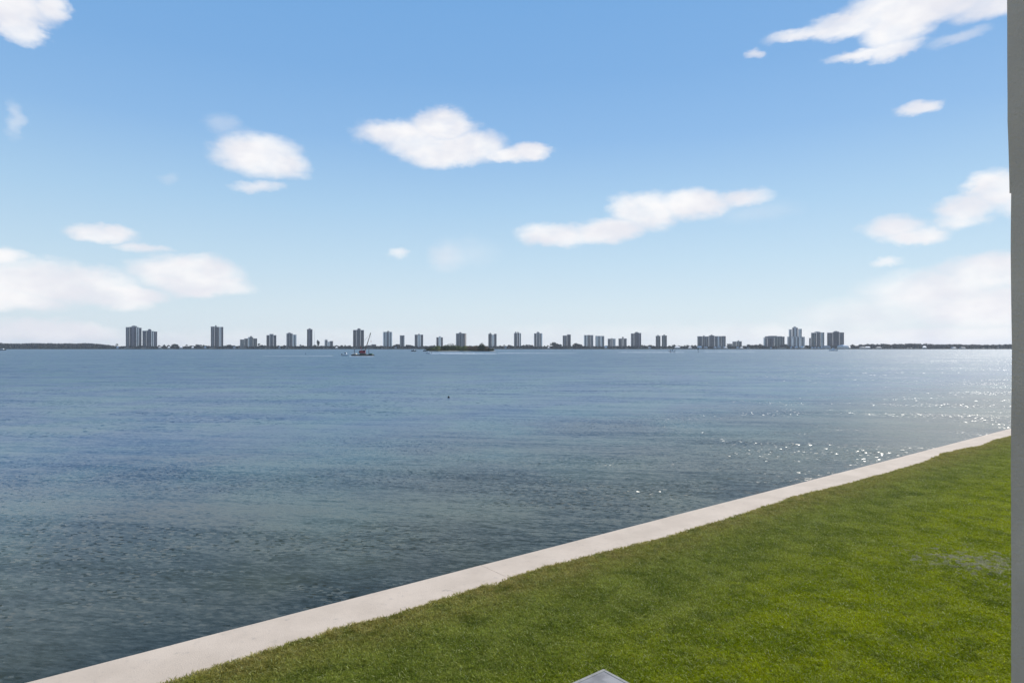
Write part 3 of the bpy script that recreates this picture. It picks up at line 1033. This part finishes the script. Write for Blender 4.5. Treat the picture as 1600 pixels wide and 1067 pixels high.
# ------------------------------------------------------------------ individual trees on the far shore
TREES = [(182.4, 536, 'p'), (190, 541, 'r'), (249, 539.6, 'r'), (256, 538.8, 'r'), (263, 539.2, 'r'), (273.5, 537.6, 'R'), (277.4, 537.1, 'p'), (292, 537.4, 'p'), (299, 540, 'r'),
         (308.5, 538.3, 'R'), (314.3, 537.4, 'p'), (318, 537.8, 'p'), (321.5, 540, 'r'), (326, 540.3, 'r'), (352, 540, 'r'), (358.7, 538.6, 'R'), (364, 539.8, 'R'), (404.7, 535.3, 'p'), (408, 539.3, 'r'),
         (413, 539.6, 'r'), (434, 540, 'r'), (440, 540.6, 'r'), (445.5, 539.7, 'r'), (469.6, 537.3, 'p'), (474, 539.6, 'r'), (491.5, 539, 'r'), (497.4, 532.2, 'c'), (503, 540.2, 'r'), (525, 539.8, 'r'), (533.5, 539.5, 'r'),
         (539.5, 538.2, 'p'), (546, 539.8, 'r'), (571.5, 540, 'r'), (594.5, 540.3, 'r'), (616, 539.6, 'r'), (620.8, 537.8, 'R'), (635.5, 537.4, 'p'), (638.5, 539, 'R'), (643.5, 539.7, 'r'), (665, 540.5, 'r'),
         (673, 540.2, 'R'), (679, 539.5, 'r'), (696, 540, 'R'), (706, 540, 'r'), (735, 540, 'R'), (781, 539.8, 'r'), (787.5, 537.8, 'p'), (795, 539, 'R'), (800, 540, 'r'), (818.5, 537.8, 'p'), (823, 538.8, 'R'), (827.5, 537.4, 'p'), (831, 539.2, 'r'),
         (851, 539, 'p'), (856, 538.6, 'p'), (864.8, 534.9, 'B'), (869.5, 537, 'R'), (874, 538, 'R'), (877, 537.8, 'p'), (897, 539, 'r'), (901.5, 536.7, 'B'), (905, 538.5, 'R'), (909.5, 538.8, 'p'), (929, 541, 'r'), (947, 539, 'p'),
         (963, 540.5, 'r'), (982.5, 540, 'r'), (1003.5, 537.8, 'p'), (1006.8, 538.3, 'p'), (1010, 540.4, 'r'), (1015.5, 539.2, 'R'), (1020, 540.4, 'r'), (1046.5, 540, 'r'), (1054, 538.8, 'R'), (1061.5, 540, 'r'), (1070, 538.4, 'p'),
         (1074.5, 539.4, 'R'), (1081, 538.2, 'p'), (1086, 539.4, 'r'), (1163, 540.2, 'r'), (1170, 538.3, 'R'), (1175.5, 539, 'R'), (1180.5, 538.7, 'R'), (1188.5, 537.9, 'R'), (1191.5, 539.5, 'r'), (1217, 540, 'R'), (1223, 538.6, 'R'), (1227, 537.9, 'R'), (1229, 540, 'p'),
         (1260, 539.5, 'R'), (1262, 540.5, 'r'), (1290, 540, 'R'), (1299, 539.2, 'R'), (1303, 539.8, 'r'), (1333, 538.6, 'R'), (1345.5, 538.2, 'R'), (1350, 537.6, 'p'), (1355, 537.8, 'R'), (1363, 537.5, 'R'), (1372, 538, 'R'), (1380.5, 537.2, 'R'),
         (1388, 538, 'R'), (1397, 537.6, 'R'), (1408, 537.4, 'R'), (1415, 537.2, 'R'), (1421, 536.8, 'R'), (1429, 537.3, 'R'), (1437, 537, 'R'), (1446, 537.2, 'R'), (1453, 537.5, 'R'), (1463, 538.3, 'R'), (1474, 538.8, 'R'), (1484, 538, 'R'),
         (1491, 538.3, 'R'), (1497, 538.1, 'R'), (1508, 538.6, 'R'), (1517, 538.5, 'R'), (1525, 537.9, 'p'), (1531, 538.8, 'R'), (1541, 538.6, 'R'), (1552, 538.4, 'R'), (1562, 538.6, 'R'), (1572, 537.9, 'R'), (1583, 538.2, 'R'), (1600, 538, 'R'), (1620, 538, 'R')]
order = sorted(TOW)
KN = dict(p=('palm_tree', 'slender palm'), r=('broadleaf_tree', 'small dark bushy tree'), R=('broadleaf_tree', 'rounded dark tree'), B=('broadleaf_tree', 'tall broad dark tree'), c=('cypress_tree', 'narrow dark upright tree'))
from collections import Counter
tag_count = Counter()
tlist = []
for (px, row, kd) in TREES:
    left = [t for t in order if t[0] < px]
    if px > 1420:
        where = 'in the wood at the far right'
    elif px > 1325:
        where = 'right of the rightmost skyline tower'
    elif left and left[-1][3] > px:
        where = 'before the ' + left[-1][1]
    elif left:
        where = 'right of the ' + left[-1][1]
    else:
        where = 'left of the leftmost tower'
    lab = KN[kd][1] + ' ' + where
    tag_count[lab] += 1
    tlist.append((px, row, kd, lab))
ORD = ['leftmost', 'second', 'third', 'fourth', 'fifth', 'sixth', 'seventh', 'eighth', 'ninth', 'tenth', 'eleventh', 'twelfth', 'thirteenth', 'fourteenth', 'fifteenth', 'sixteenth', 'seventeenth', 'eighteenth', 'nineteenth', 'twentieth', 'rightmost', 'last']
seen_lab = Counter()
for (px, row, kd, lab) in tlist:
    D = SD + ru(-10, 8)
    h = zat(row, D) - .9
    root = thing(KN[kd][0], lab, 'tree', (at(px, D), D, .9), ru(0, 6.28), group='trees on the far shore')
    if tag_count[lab] > 1:
        root['label'] = ORD[seen_lab[lab]] + ' ' + lab
        seen_lab[lab] += 1
    if kd == 'p':
        a_, b_ = link('trunk', palm_t, root), link('crown', palm_c, root)
        root.scale = (h * 1.15, h * 1.15, h)
        hh = 1
    else:
        wd = dict(r=1.0, R=1.35, B=1.1, c=.32)[kd]
        a_, b_ = link('trunk', trunk_me, root), link('crown', random.choice(crowns), root)
        root.scale = (h * wd, h * wd, h)

# ------------------------------------------------------------------ shore houses
m_hwall = mat('house_wall', (0.55, 0.52, 0.47), 0.85, 0.1, 0.1)
m_hroofw = mat('white_roof_tile', (0.78, 0.78, 0.78), 0.6, 0.08, 0.2)
m_hroofg = mat('grey_roof_tile', (0.42, 0.40, 0.38), 0.8, 0.15, 0.2)
m_hroofr = mat('clay_roof_tile', (0.34, 0.20, 0.14), 0.8, 0.2, 0.2)


def house(px, row, wpx, kd, label):
    D = SD - 20
    D2 = SD - 15
    X = at(px, D2)
    w = wpx * 2.5
    h = max(4.5, zat(row, D2) - .9)
    wh = min(h * .55, h - 2.2)
    dpt = 34 if kd == 't' else 20
    root = thing('shore_house' if kd != 't' else 'white_pavilion', label, 'house' if kd != 't' else 'pavilion', (X, D2 - 10, .8), -math.atan2(X, D2))
    MB().box(-w / 2 + .6, w / 2 - .6, 0, dpt, -.5, wh).build('wall', m_hwall if kd != 't' else m_w_white, root)
    q = MB()
    o = 1.0
    rr = min(w * .3, 5)
    z0 = wh + .01
    e = [(-w / 2, -o, z0), (w / 2, -o, z0), (w / 2, dpt + o, z0), (-w / 2, dpt + o, z0)]
    if kd == 't':
        q.loft([e, [(x * .72, -o + (y + o) * .8 + 3.5, z0 + (h - wh) * .4) for x, y, z in e], [(x * .3, -o + (y + o) * .4 + 9, z0 + (h - wh) * .8) for x, y, z in e], [(x * .04, 15 + (y - 15) * .05, h) for x, y, z in e]])
    else:
        r1, r2 = (-w / 2 + rr, dpt / 2, h), (w / 2 - rr, dpt / 2, h)
        for f_ in ([e[0], e[1], r2, r1], [e[1], e[2], r2], [e[2], e[3], r1, r2], [e[3], e[0], r1], [e[3], e[2], e[1], e[0]]):
            q.face(f_)
    q.build('roof', {'w': m_hroofw, 'g': m_hroofg, 'r': m_hroofr, 't': m_hroofw}[kd], root)
    nwin = max(2, int(w / 5))
    for k in range(nwin):
        xx = -w / 2 + (k + .5) * w / nwin
        MB().box(xx - 1.1, xx + 1.1, -.12, -.004, .6, min(wh - .4, 2.6)).build('window', m_glass, root)


HS = [(186, 541.6, 4, 'w', 'tiny white roofed house by the water left of the leftmost tower'),
      (252, 541, 5, 'g', 'grey roofed house right of the second tower from the left'),
      (266, 541.4, 4, 'w', 'tiny white roofed house between second tower and the leftmost palm clump'),
      (285, 541, 5, 'w', 'low white roofed house midway along the left gap in the towers'),
      (303, 541.5, 4, 'w', 'tiny white house a little left of the tall isolated tower'),
      (322.5, 541.6, 4, 'w', 'tiny white house at the left foot of the tall isolated tower'),
      (368, 541.4, 5, 'g', 'grey house at the left foot of the stepped beige block'),
      (438, 541.4, 4, 'g', 'small grey house between the dark cored tower and sunlit winged tower'),
      (527, 541.6, 4, 'w', 'small white house right of the twin topped grey block'),
      (619, 541.8, 4, 'g', 'small grey house between the pale ribbed tower and banded slim tower'),
      (790, 541.6, 4, 'g', 'small grey house between the islet and the twin box tower'),
      (857, 541.8, 4, 'w', 'small white house right of the pale lone central tower'),
      (946, 540.6, 5, 'w', 'white house between the light pair of towers and the short twins'),
      (1014, 541.8, 5, 'g', 'grey house right of the large dark brown tower'),
      (1057.5, 540.9, 9, 'w', 'white roofed house midway between tan pair and wide slab'),
      (1077, 542.0, 6, 'w', 'small white roofed house left of the wide slab block'),
      (1092, 540.6, 8, 'w', 'bright white roofed house in front of wide slab left end'),
      (1101.5, 541.2, 7, 'g', 'grey roofed house in front of wide slab left half'),
      (1116, 541.8, 5, 'w', 'small white roofed house in front of wide slab middle'),
      (1122.5, 540.4, 6, 'g', 'grey gabled house in front of wide slab, right of middle'),
      (1132, 541.8, 7, 'w', 'long pale roofed house at the right foot of wide slab'),
      (1151, 542, 5, 'w', 'white roofed house in front of small low tan block'),
      (1157.5, 542.2, 5, 'w', 'white roofed house just right of the low tan block front'),
      (1167.5, 542.4, 5, 'g', 'grey roofed house right of the low tan block'),
      (1203, 542.6, 4, 'w', 'tiny white house in front of the broad pale roofed block'),
      (1234.5, 542.0, 4, 'w', 'white house at the left foot of the stepped crown tower'),
      (1242.5, 541.4, 6, 'w', 'white gabled house under the middle of the stepped crown tower'),
      (1251.5, 541.0, 6, 'w', 'white house under the right side of the stepped crown tower'),
      (1267, 542.3, 4.6, 'w', 'white roofed bungalow, leftmost in row of four before olive slab tower'),
      (1272, 542.3, 4.4, 'w', 'white roofed bungalow, second in row of four before olive slab tower'),
      (1277, 542.3, 4.4, 'w', 'white roofed bungalow, third in row of four before olive slab tower'),
      (1281.8, 542.3, 4.4, 'w', 'white roofed bungalow, last in row of four before olive slab tower'),
      (1289.6, 540.0, 12, 'g', 'large pale hip roofed house between the two rightmost slab towers'),
      (1315, 538.2, 17, 't', 'large white tent shaped pavilion roof under the rightmost tower'),
      (1325, 541.4, 4.5, 'w', 'small bright white house right of the tent shaped pavilion'),
      (1345, 541.6, 9, 'g', 'wide grey house right of the tent shaped pavilion'),
      (1353.5, 541.2, 8, 'w', 'white roofed house left of the far right wood'),
      (1371, 541.8, 8, 'g', 'low grey house at the edge of the far right wood'),
      (1442, 540.6, 6, 'w', 'bright white house standing alone in the far right wood'),
      (1487, 542.2, 8, 'w', 'low white roofed house, left of two near the right column'),
      (1501, 542.2, 9, 'g', 'low grey roofed house, right of two near the right column')]
for h_ in HS:
    house(*h_)

# ------------------------------------------------------------------ islet
ID = 960.0
ix0, ix1 = at(664, ID), at(773, ID)
q = MB()
rings = []
for sc_, z in ((1.04, WZ - .4), (1.0, WZ + .35), (.9, WZ + .8), (.5, WZ + 1.2)):
    rings.append([((ix0 + ix1) / 2 + (ix1 - ix0) / 2 * sc_ * math.cos(a) * (1 + .04 * math.sin(5 * a)), ID + 24 + 24 * sc_ * math.sin(a) * (1 + .08 * math.sin(3 * a + 1)), z) for a in np.linspace(0, 2 * math.pi, 41)[:-1]])
q.loft(rings)
q.build('islet', m_sand, kind='structure')
IT = [(667, 544.8, 5, 3), (672, 543, 6, 3), (677.5, 541.6, 7, 2), (683, 540.6, 8, 2), (689, 541.4, 7, 2), (693.5, 540.2, 8, 3), (700, 538.3, 10, 3), (706, 536.9, 11, 3), (712.5, 540, 8, 2), (718.5, 540.2, 8, 2), (725, 540.8, 8, 2), (731, 541, 8, 4),
      (737, 541, 8, 4), (743, 540.3, 8, 4), (748, 538.5, 7, 3), (754, 535.8, 9, 3), (759, 541.5, 6, 4), (764, 544.4, 5, 3), (768.5, 545.2, 5, 3)]
IM = {2: m_leaf2, 3: m_leaf3, 4: m_leaf4}
INAME = {2: 'olive green', 3: 'dark green', 4: 'reddish brown'}
names_it = ['lowest dark green bush at the islet left tip', 'low dark green tree, second from the islet left tip', 'olive green tree near the islet left tip', 'rounded olive green tree, taller, in the islet left third',
            'olive green tree between two taller ones in the islet left third', 'dark green tree left of the islet tall left clump', 'tall dark green tree, left half of the islet tall left clump', 'tallest dark tree in the left half of the islet',
            'olive green tree just right of the islet tall left clump', 'olive green tree at the islet middle', 'olive green tree right of the islet middle', 'reddish brown tree, leftmost of three brown ones on the islet',
            'reddish brown tree, middle of three brown ones on the islet', 'reddish brown tree, rightmost of three brown ones on the islet', 'dark green tree leaning on the tallest tree at islet right',
            'tallest dark tree at the right part of the islet', 'brown bushy tree right of the tallest islet tree', 'low dark bush near the islet right tip', 'lowest dark bush at the islet right tip']
for (px, row, w, mi), lb in zip(IT, names_it):
    D = ID + ru(6, 26)
    h = zat(row, D) - (WZ + .9)
    wm_ = w * .96 * .78
    g_ = np.random.default_rng(int(px))
    V = leaf_cloud(900, crown_blobs(wm_, .02 * h, h, 9, g_), .42, g_)
    V2 = leaf_cloud(120, [(0, 0, h * .2, wm_ * .8, wm_ * .8, h * .25)], .5, g_)
    root = thing('islet_tree', lb, 'tree', (at(px, D), D, WZ + .9))
    link('crown', cloud_mesh('crown', np.concatenate([V, V2]), IM[mi]), root)
    t = MB()
    t.tube((0, 0, -.3), (.2, 0, h * .5), .3, .16)
    t.tube((.2, 0, h * .45), (wm_ * .4, .3, h * .75), .15, .07)
    t.tube((.2, 0, h * .4), (-wm_ * .4, -.3, h * .7), .15, .07)
    t.build('trunk', m_trunk, root)
n = 9000
th_ = rg.random(n) * 6.283
rr_ = rg.random(n) ** .5
c = np.stack([(ix0 + ix1) / 2 + (ix1 - ix0) / 2 * .95 * rr_ * np.cos(th_), ID + 24 + 21 * rr_ * np.sin(th_), WZ + .6 + 3.6 * rg.random(n) * (1.05 - rr_ * .55)], 1)
u = rg.normal(size=(n, 3)); u /= np.linalg.norm(u, axis=1)[:, None]
w_ = np.cross(u, rg.normal(size=(n, 3))); w_ /= np.linalg.norm(w_, axis=1)[:, None]
s_ = .45 * (.6 + .8 * rg.random((n, 1)))
V = np.stack([c - u * s_ - w_ * s_, c + u * s_ - w_ * s_ * .6, c + u * s_ + w_ * s_, c - u * s_ * .7 + w_ * s_], 1).reshape(-1, 3)
link('mangrove_scrub', cloud_mesh('mangrove_scrub', V, m_leaf3), kind='stuff', label='dense low dark scrub covering the islet', category='scrub')

# ------------------------------------------------------------------ boats
m_white = mat('white_gelcoat', (0.80, 0.80, 0.80), 0.3, 0.05, 0.5)
m_hulld = mat('dark_hull_paint', (0.035, 0.045, 0.05), 0.5, 0.3, 0.5)
m_hullg = mat('green_hull_paint', (0.03, 0.12, 0.10), 0.5, 0.3, 0.5)
m_steel = mat('rusty_steel', (0.16, 0.11, 0.09), 0.7, 0.4, 1.0)
m_red = mat('red_machine_paint', (0.42, 0.045, 0.05), 0.45, 0.2, 1.0)
m_yel = mat('tan_deck_timber', (0.35, 0.27, 0.15), 0.8, 0.3, 1.0)
m_dark = mat('black_rubber', (0.02, 0.02, 0.02), 0.6, 0.2, 2.0)
m_foam = mat('white_foam', (0.85, 0.87, 0.88), 0.9, 0.08, 0.6)


def hull_rings(L, B, H, drop=.35):
    """pointed bow at +x, transom at -x"""
    rings = []
    for t in np.linspace(0, 1, 9):
        x = -L / 2 + L * t
        w = B / 2 * (1 - max(0, (t - .45) / .55) ** 2.2)
        w = max(w, .03)
        sheer = H * (1 + .35 * max(0, t - .4))
        rings.append([(x, -w, sheer), (x, -w * .8, .15 * H), (x, 0, -drop), (x, w * .8, .15 * H), (x, w, sheer)])
    return rings


def boat(px, row, L, B, H, label, heading=180, hullm=None, cabin=True, top=0.0, cat='motorboat', flybridge=False):
    D = dist_of(row)
    root = thing('motorboat', label, cat, (at(px, D), D, WZ + .05), R(heading))
    MB().loft(hull_rings(L, B, H)).build('hull', hullm or m_white, root)
    MB().box(-L * .42, L * .18, -B * .40, B * .40, H * .96, H + .06).build('deck', m_yel if hullm else m_white, root)
    if cabin:
        h = top or 1.5
        ring = [[(-L * .18, -B * .33, H), (L * .2, -B * .3, H), (L * .2, B * .3, H), (-L * .18, B * .33, H)],
                [(-L * .16, -B * .3, H + h), (L * .1, -B * .26, H + h), (L * .1, B * .26, H + h), (-L * .16, B * .3, H + h)]]
        MB().loft(ring).build('cabin', m_white, root)
        MB().box(-L * .13, L * .08, -B * .335, B * .335, H + h * .5, H + h * .82).build('cabin_window', m_glass, root)
        if flybridge:
            MB().box(-L * .14, L * .04, -B * .24, B * .24, H + h + .005, H + h + .9).build('flybridge', m_white, root)
            q = MB()
            for sx in (-L * .13, L * .02):
                for sy in (-B * .22, B * .22):
                    q.tube((sx, sy, H + h + .9), (sx, sy, H + h + 2), .04)
            q.box(-L * .17, L * .05, -B * .28, B * .28, H + h + 2, H + h + 2.12)
            q.build('hardtop', m_white, root)
    else:
        MB().box(-.3, .5, -.45, .45, H, H + .8).build('console', m_white, root)
        q = MB()
        for sx in (-.5, .8):
            for sy in (-.6, .6):
                q.tube((sx, sy, H), (sx, sy, H + 1.7), .04)
        q.box(-.9, 1.1, -.8, .8, H + 1.7, H + 1.8)
        q.build('t_top', m_dark if hullm else m_white, root)
    q = MB()
    q.box(-L / 2 - .5, -L / 2, -.25, .25, H * .2, H + .5)
    q.build('outboard_motor', m_dark, root)
    return root


boat(540, 555.6, 4.6, 1.9, .7, 'small white cabin workboat just left of the crane barge', 0, top=1.5, cat='workboat')
boat(669.6, 552.4, 5.2, 2.2, .75, 'small speedboat throwing a white wake in front of the islet', 180, cabin=False, cat='speedboat')
boat(646.3, 549.0, 7, 3, 1.3, 'dark boat on the water between the crane barge and islet', 180, hullm=m_hulld, top=1.6)
boat(664.8, 549.0, 6, 2.8, 1.2, 'dark boat moored off the left tip of the islet', 0, hullm=m_hulld, top=1.4)
boat(1301.5, 548.2, 15, 4.6, 1.8, 'large pale motor yacht with flybridge below the rightmost tower', 180, top=1.9, cat='yacht', flybridge=True)
boat(893.8, 546.3, 7, 2.6, 1.2, 'small white boat near the shore below the dark tower with rising roof', 180, top=1.5)
boat(1050.5, 549.8, 8, 2.8, 1.2, 'white boat right of the tan tower pair near channel posts', 0, top=1.9)
boat(4, 547.2, 16, 5, 1.6, 'low grey boat at the far left edge of the water', 0, hullm=m_hulld, top=2.0)

# crane barge
BD = dist_of(555.9)
k = BD / F
bx = at(567, BD)
root = thing('crane_barge', 'flat dark work barge with tall spud posts carrying a red crane', 'barge', (bx, BD, WZ))
hw = 16 * k
q = MB()
q.loft([[(-hw * 1.0, -3.2, -.3), (hw * 1.0, -3.2, -.3), (hw * 1.0, 3.2, -.3), (-hw, 3.2, -.3)],
        [(-hw * 1.04, -3.3, .75), (hw * 1.03, -3.3, .75), (hw * 1.03, 3.3, .75), (-hw * 1.04, 3.3, .75)]])
q.build('hull', m_hulld, root)
MB().box(-hw * .98, hw * .98, -3.1, 3.1, .755, .86).build('deck', m_yel, root)
for xx, h in ((-12.0 * k, 4.6), (10.6 * k, 4.2)):
    MB().tube((xx, -2.6, -2), (xx + .05, -2.6, h), .16, .14, 8).build('spud_post', m_steel, root)
for xx in np.linspace(-hw * .9, hw * .95, 5):
    MB().tube((xx, -3.36, .1), (xx, -3.36, .7), .22, .22, 8).build('tyre_fender', m_dark, root)
MB().box(-hw * .98, -hw * .62, -1.6, 1.6, .865, 1.7).build('deck_house', m_white, root)
MB().box(hw * .62, hw * .93, -1.4, 1.4, .865, 1.6).build('deck_winch', m_hullg, root)
q = MB()
for xx in np.linspace(-hw * .55, hw * .6, 9):
    q.tube((xx, -3.0, .86), (xx, -3.0, 1.7), .03, .03, 4)
q.tube((-hw * .55, -3.0, 1.7), (hw * .6, -3.0, 1.7), .03, .03, 4)
q.build('railing', m_steel, root)
cx = at(567.2, BD)
cr = thing('crawler_crane', 'red crawler crane with a long lattice boom standing on the barge', 'crane', (cx, BD, WZ + .865))
for sy in (-1.1, 1.1):
    q = MB()
    q.loft([[(x, sy - .3, z) for x, z in ((-1.7, .1), (1.7, .1), (2.0, .4), (1.7, .75), (-1.7, .75), (-2.0, .4))],
            [(x, sy + .3, z) for x, z in ((-1.7, .1), (1.7, .1), (2.0, .4), (1.7, .75), (-1.7, .75), (-2.0, .4))]])
    q.build('track', m_dark, cr)
MB().box(-2.0, 1.3, -1.1, 1.1, .9, 2.6).build('machinery_house', m_red, cr)
MB().box(-2.5, -2.02, -1.2, 1.2, 1.0, 2.3).build('counterweight', m_steel, cr)
cab = MB().box(.4, 1.9, -1.7, -1.12, .95, 2.9).build('cab', m_red, cr)
MB().box(.6, 1.7, -1.76, -1.703, 1.8, 2.7).build('cab_window', m_glass, cab)
tip = Vector((at(579.3, BD) - cx, 0, zat(519.8, BD) - (WZ + .865)))
foot_ = Vector((1.0, 0, 1.2))
dirb = (tip - foot_).normalized()
up = Vector((-dirb.z, 0, dirb.x))
q = MB()
NB = 14
for sy in (-.32, .32):
    for su in (-.3, .3):
        q.tube(foot_ + Vector((0, sy, 0)) + up * su * .5, tip + Vector((0, sy * .5, 0)) + up * su * .5, .075, .06, 4)
for i_ in range(NB):
    a_ = foot_.lerp(tip, i_ / NB)
    c_ = foot_.lerp(tip, (i_ + 1) / NB)
    for sy in (-.3, .3):
        q.tube(a_ + up * .15 + Vector((0, sy, 0)), c_ - up * .15 + Vector((0, sy, 0)), .045, .045, 4)
q.build('boom', m_steel, cr)
bt = MB()
for (u0, u1) in ((.38, .62), (.86, .98)):
    a_, c_ = foot_.lerp(tip, u0), foot_.lerp(tip, u1)
    bt.tube(a_, c_, .27, .24, 6)
bt.build('boom_sleeve', m_dark, cr)
mastt = Vector((-1.9, 0, 5.2))
q = MB()
q.tube((-.6, -.5, 2.6), mastt, .09)
q.tube((-.6, .5, 2.6), mastt, .09)
q.build('gantry', m_red, cr)
q = MB()
q.tube(mastt, tip, .035, .035, 4)
q.tube(mastt, (-2.2, 0, 2.4), .035, .035, 4)
q.tube(tip, tip + Vector((.15, 0, -5.5)), .03, .03, 4)
q.build('cable', m_dark, cr)
MB().box(tip.x, tip.x + .35, -.2, .2, tip.z - 6.0, tip.z - 5.5).build('hook_block', m_red, cr)


# wakes: lumpy ridges of foam
def wake(px0, px1, row, h0, h1, label):
    D = dist_of(row)
    x0, x1 = at(px0, D), at(px1, D)
    n_ = max(20, int(abs(x1 - x0) / .7))
    q = MB()
    rings = []
    for i_ in range(n_ + 1):
        t = i_ / n_
        x = x0 + (x1 - x0) * t
        h = (h0 + (h1 - h0) * t) * (.75 + .5 * mnoise.noise((x * .9, D, 0)) + .35 * mnoise.noise((x * 2.7, D, 3)))
        h = max(h, .03)
        y = D + .5 * mnoise.noise((x * .2, 3, 1))
        wd = .8 + 1.2 * t
        rings.append([(x, y - wd, WZ - .03), (x, y - wd * .45, WZ + h * .7), (x, y, WZ + h), (x, y + wd * .5, WZ + h * .6), (x, y + wd, WZ - .03)])
    q.loft(rings)
    q.build('boat_wake', m_foam, kind='stuff', label=label, category='wake')


wake(672, 742, 552.6, .85, .55, 'bright white wake streaming right from the speedboat')
wake(741, 776, 552.6, .50, .30, 'broken white middle of the speedboat wake near the islet right end')
wake(778, 900, 552.0, .28, .10, 'faint old end of the speedboat wake right of the islet')
wake(412, 520, 556.2, .04, .07, 'thin pale streak of wake left of the crane barge')
wake(966, 1068, 550.6, .30, .22, 'thin white wake line on the water below the large dark brown tower')
wake(1100, 1180, 549.6, .24, .12, 'thin white wake line below the very wide slab block')
wake(546, 584, 556.9, .12, .14, 'low white water along the near side of the crane barge')


# channel markers, posts, buoy
def marker(px, row_b, row_t, label, board=True, r=.16):
    D = dist_of(row_b)
    h = zat(row_t, D) - WZ
    root = thing('channel_marker', label, 'channel marker', (at(px, D), D, WZ))
    MB().tube((0, 0, -1.5), (0, 0, h * .95), r * 1.2, r, 8).build('pile', m_hulld, root)
    if board:
        MB().box(-.5, .5, -.16 - r, -.06 - r, h * .68, h).build('sign_board', m_hullg, root)


marker(1090.8, 551.2, 544.2, 'dark post with a square board in the water below the wide slab')
marker(1047.8, 551.0, 545.6, 'thin post in the water, left of two near the white boat', False)
marker(1054.6, 551.2, 545.8, 'thin post in the water, right of two near the white boat', False)
marker(477.5, 554.5, 551.0, 'tiny thin post in the water below the very slim dark tower', False, .07)
marker(1556, 547.0, 543.8, 'short dark post in the glitter near the right column', False, .3)
marker(554.8, 551.5, 549, 'tiny post standing in the water behind the crane barge left end', False, .1)
D = dist_of(621.5)
bu = thing('mooring_buoy', 'small black buoy floating alone in the middle of the bay', 'buoy', (at(701, D), D, WZ))
rings = []
for a in np.linspace(-1.2, 1.3, 7):
    r_ = .115 * math.cos(a)
    rings.append([(r_ * math.cos(t), r_ * math.sin(t), .06 + .115 * math.sin(a)) for t in np.linspace(0, 6.283, 13)[:-1]])
MB().loft(rings).build('float', m_dark, bu)
MB().tube((0, 0, .16), (0, 0, .26), .02, .02).build('ring_post', m_dark, bu)

# ------------------------------------------------------------------ haze
mh = bpy.data.materials.new('haze')
mh.use_nodes = True
nt = mh.node_tree
nt.nodes.clear()
o_ = nt.nodes.new('ShaderNodeOutputMaterial')
pv_ = nt.nodes.new('ShaderNodeVolumePrincipled')
pv_.inputs['Color'].default_value = (0.90, 0.92, 1.0, 1)
pv_.inputs['Density'].default_value = 0.00005
pv_.inputs['Anisotropy'].default_value = 0.2
nt.links.new(pv_.outputs[0], o_.inputs['Volume'])
q = MB()
q.box(-7100, 7100, -3100, 9100, -5.0, 110.0)
q.build('haze', mh, kind='stuff')
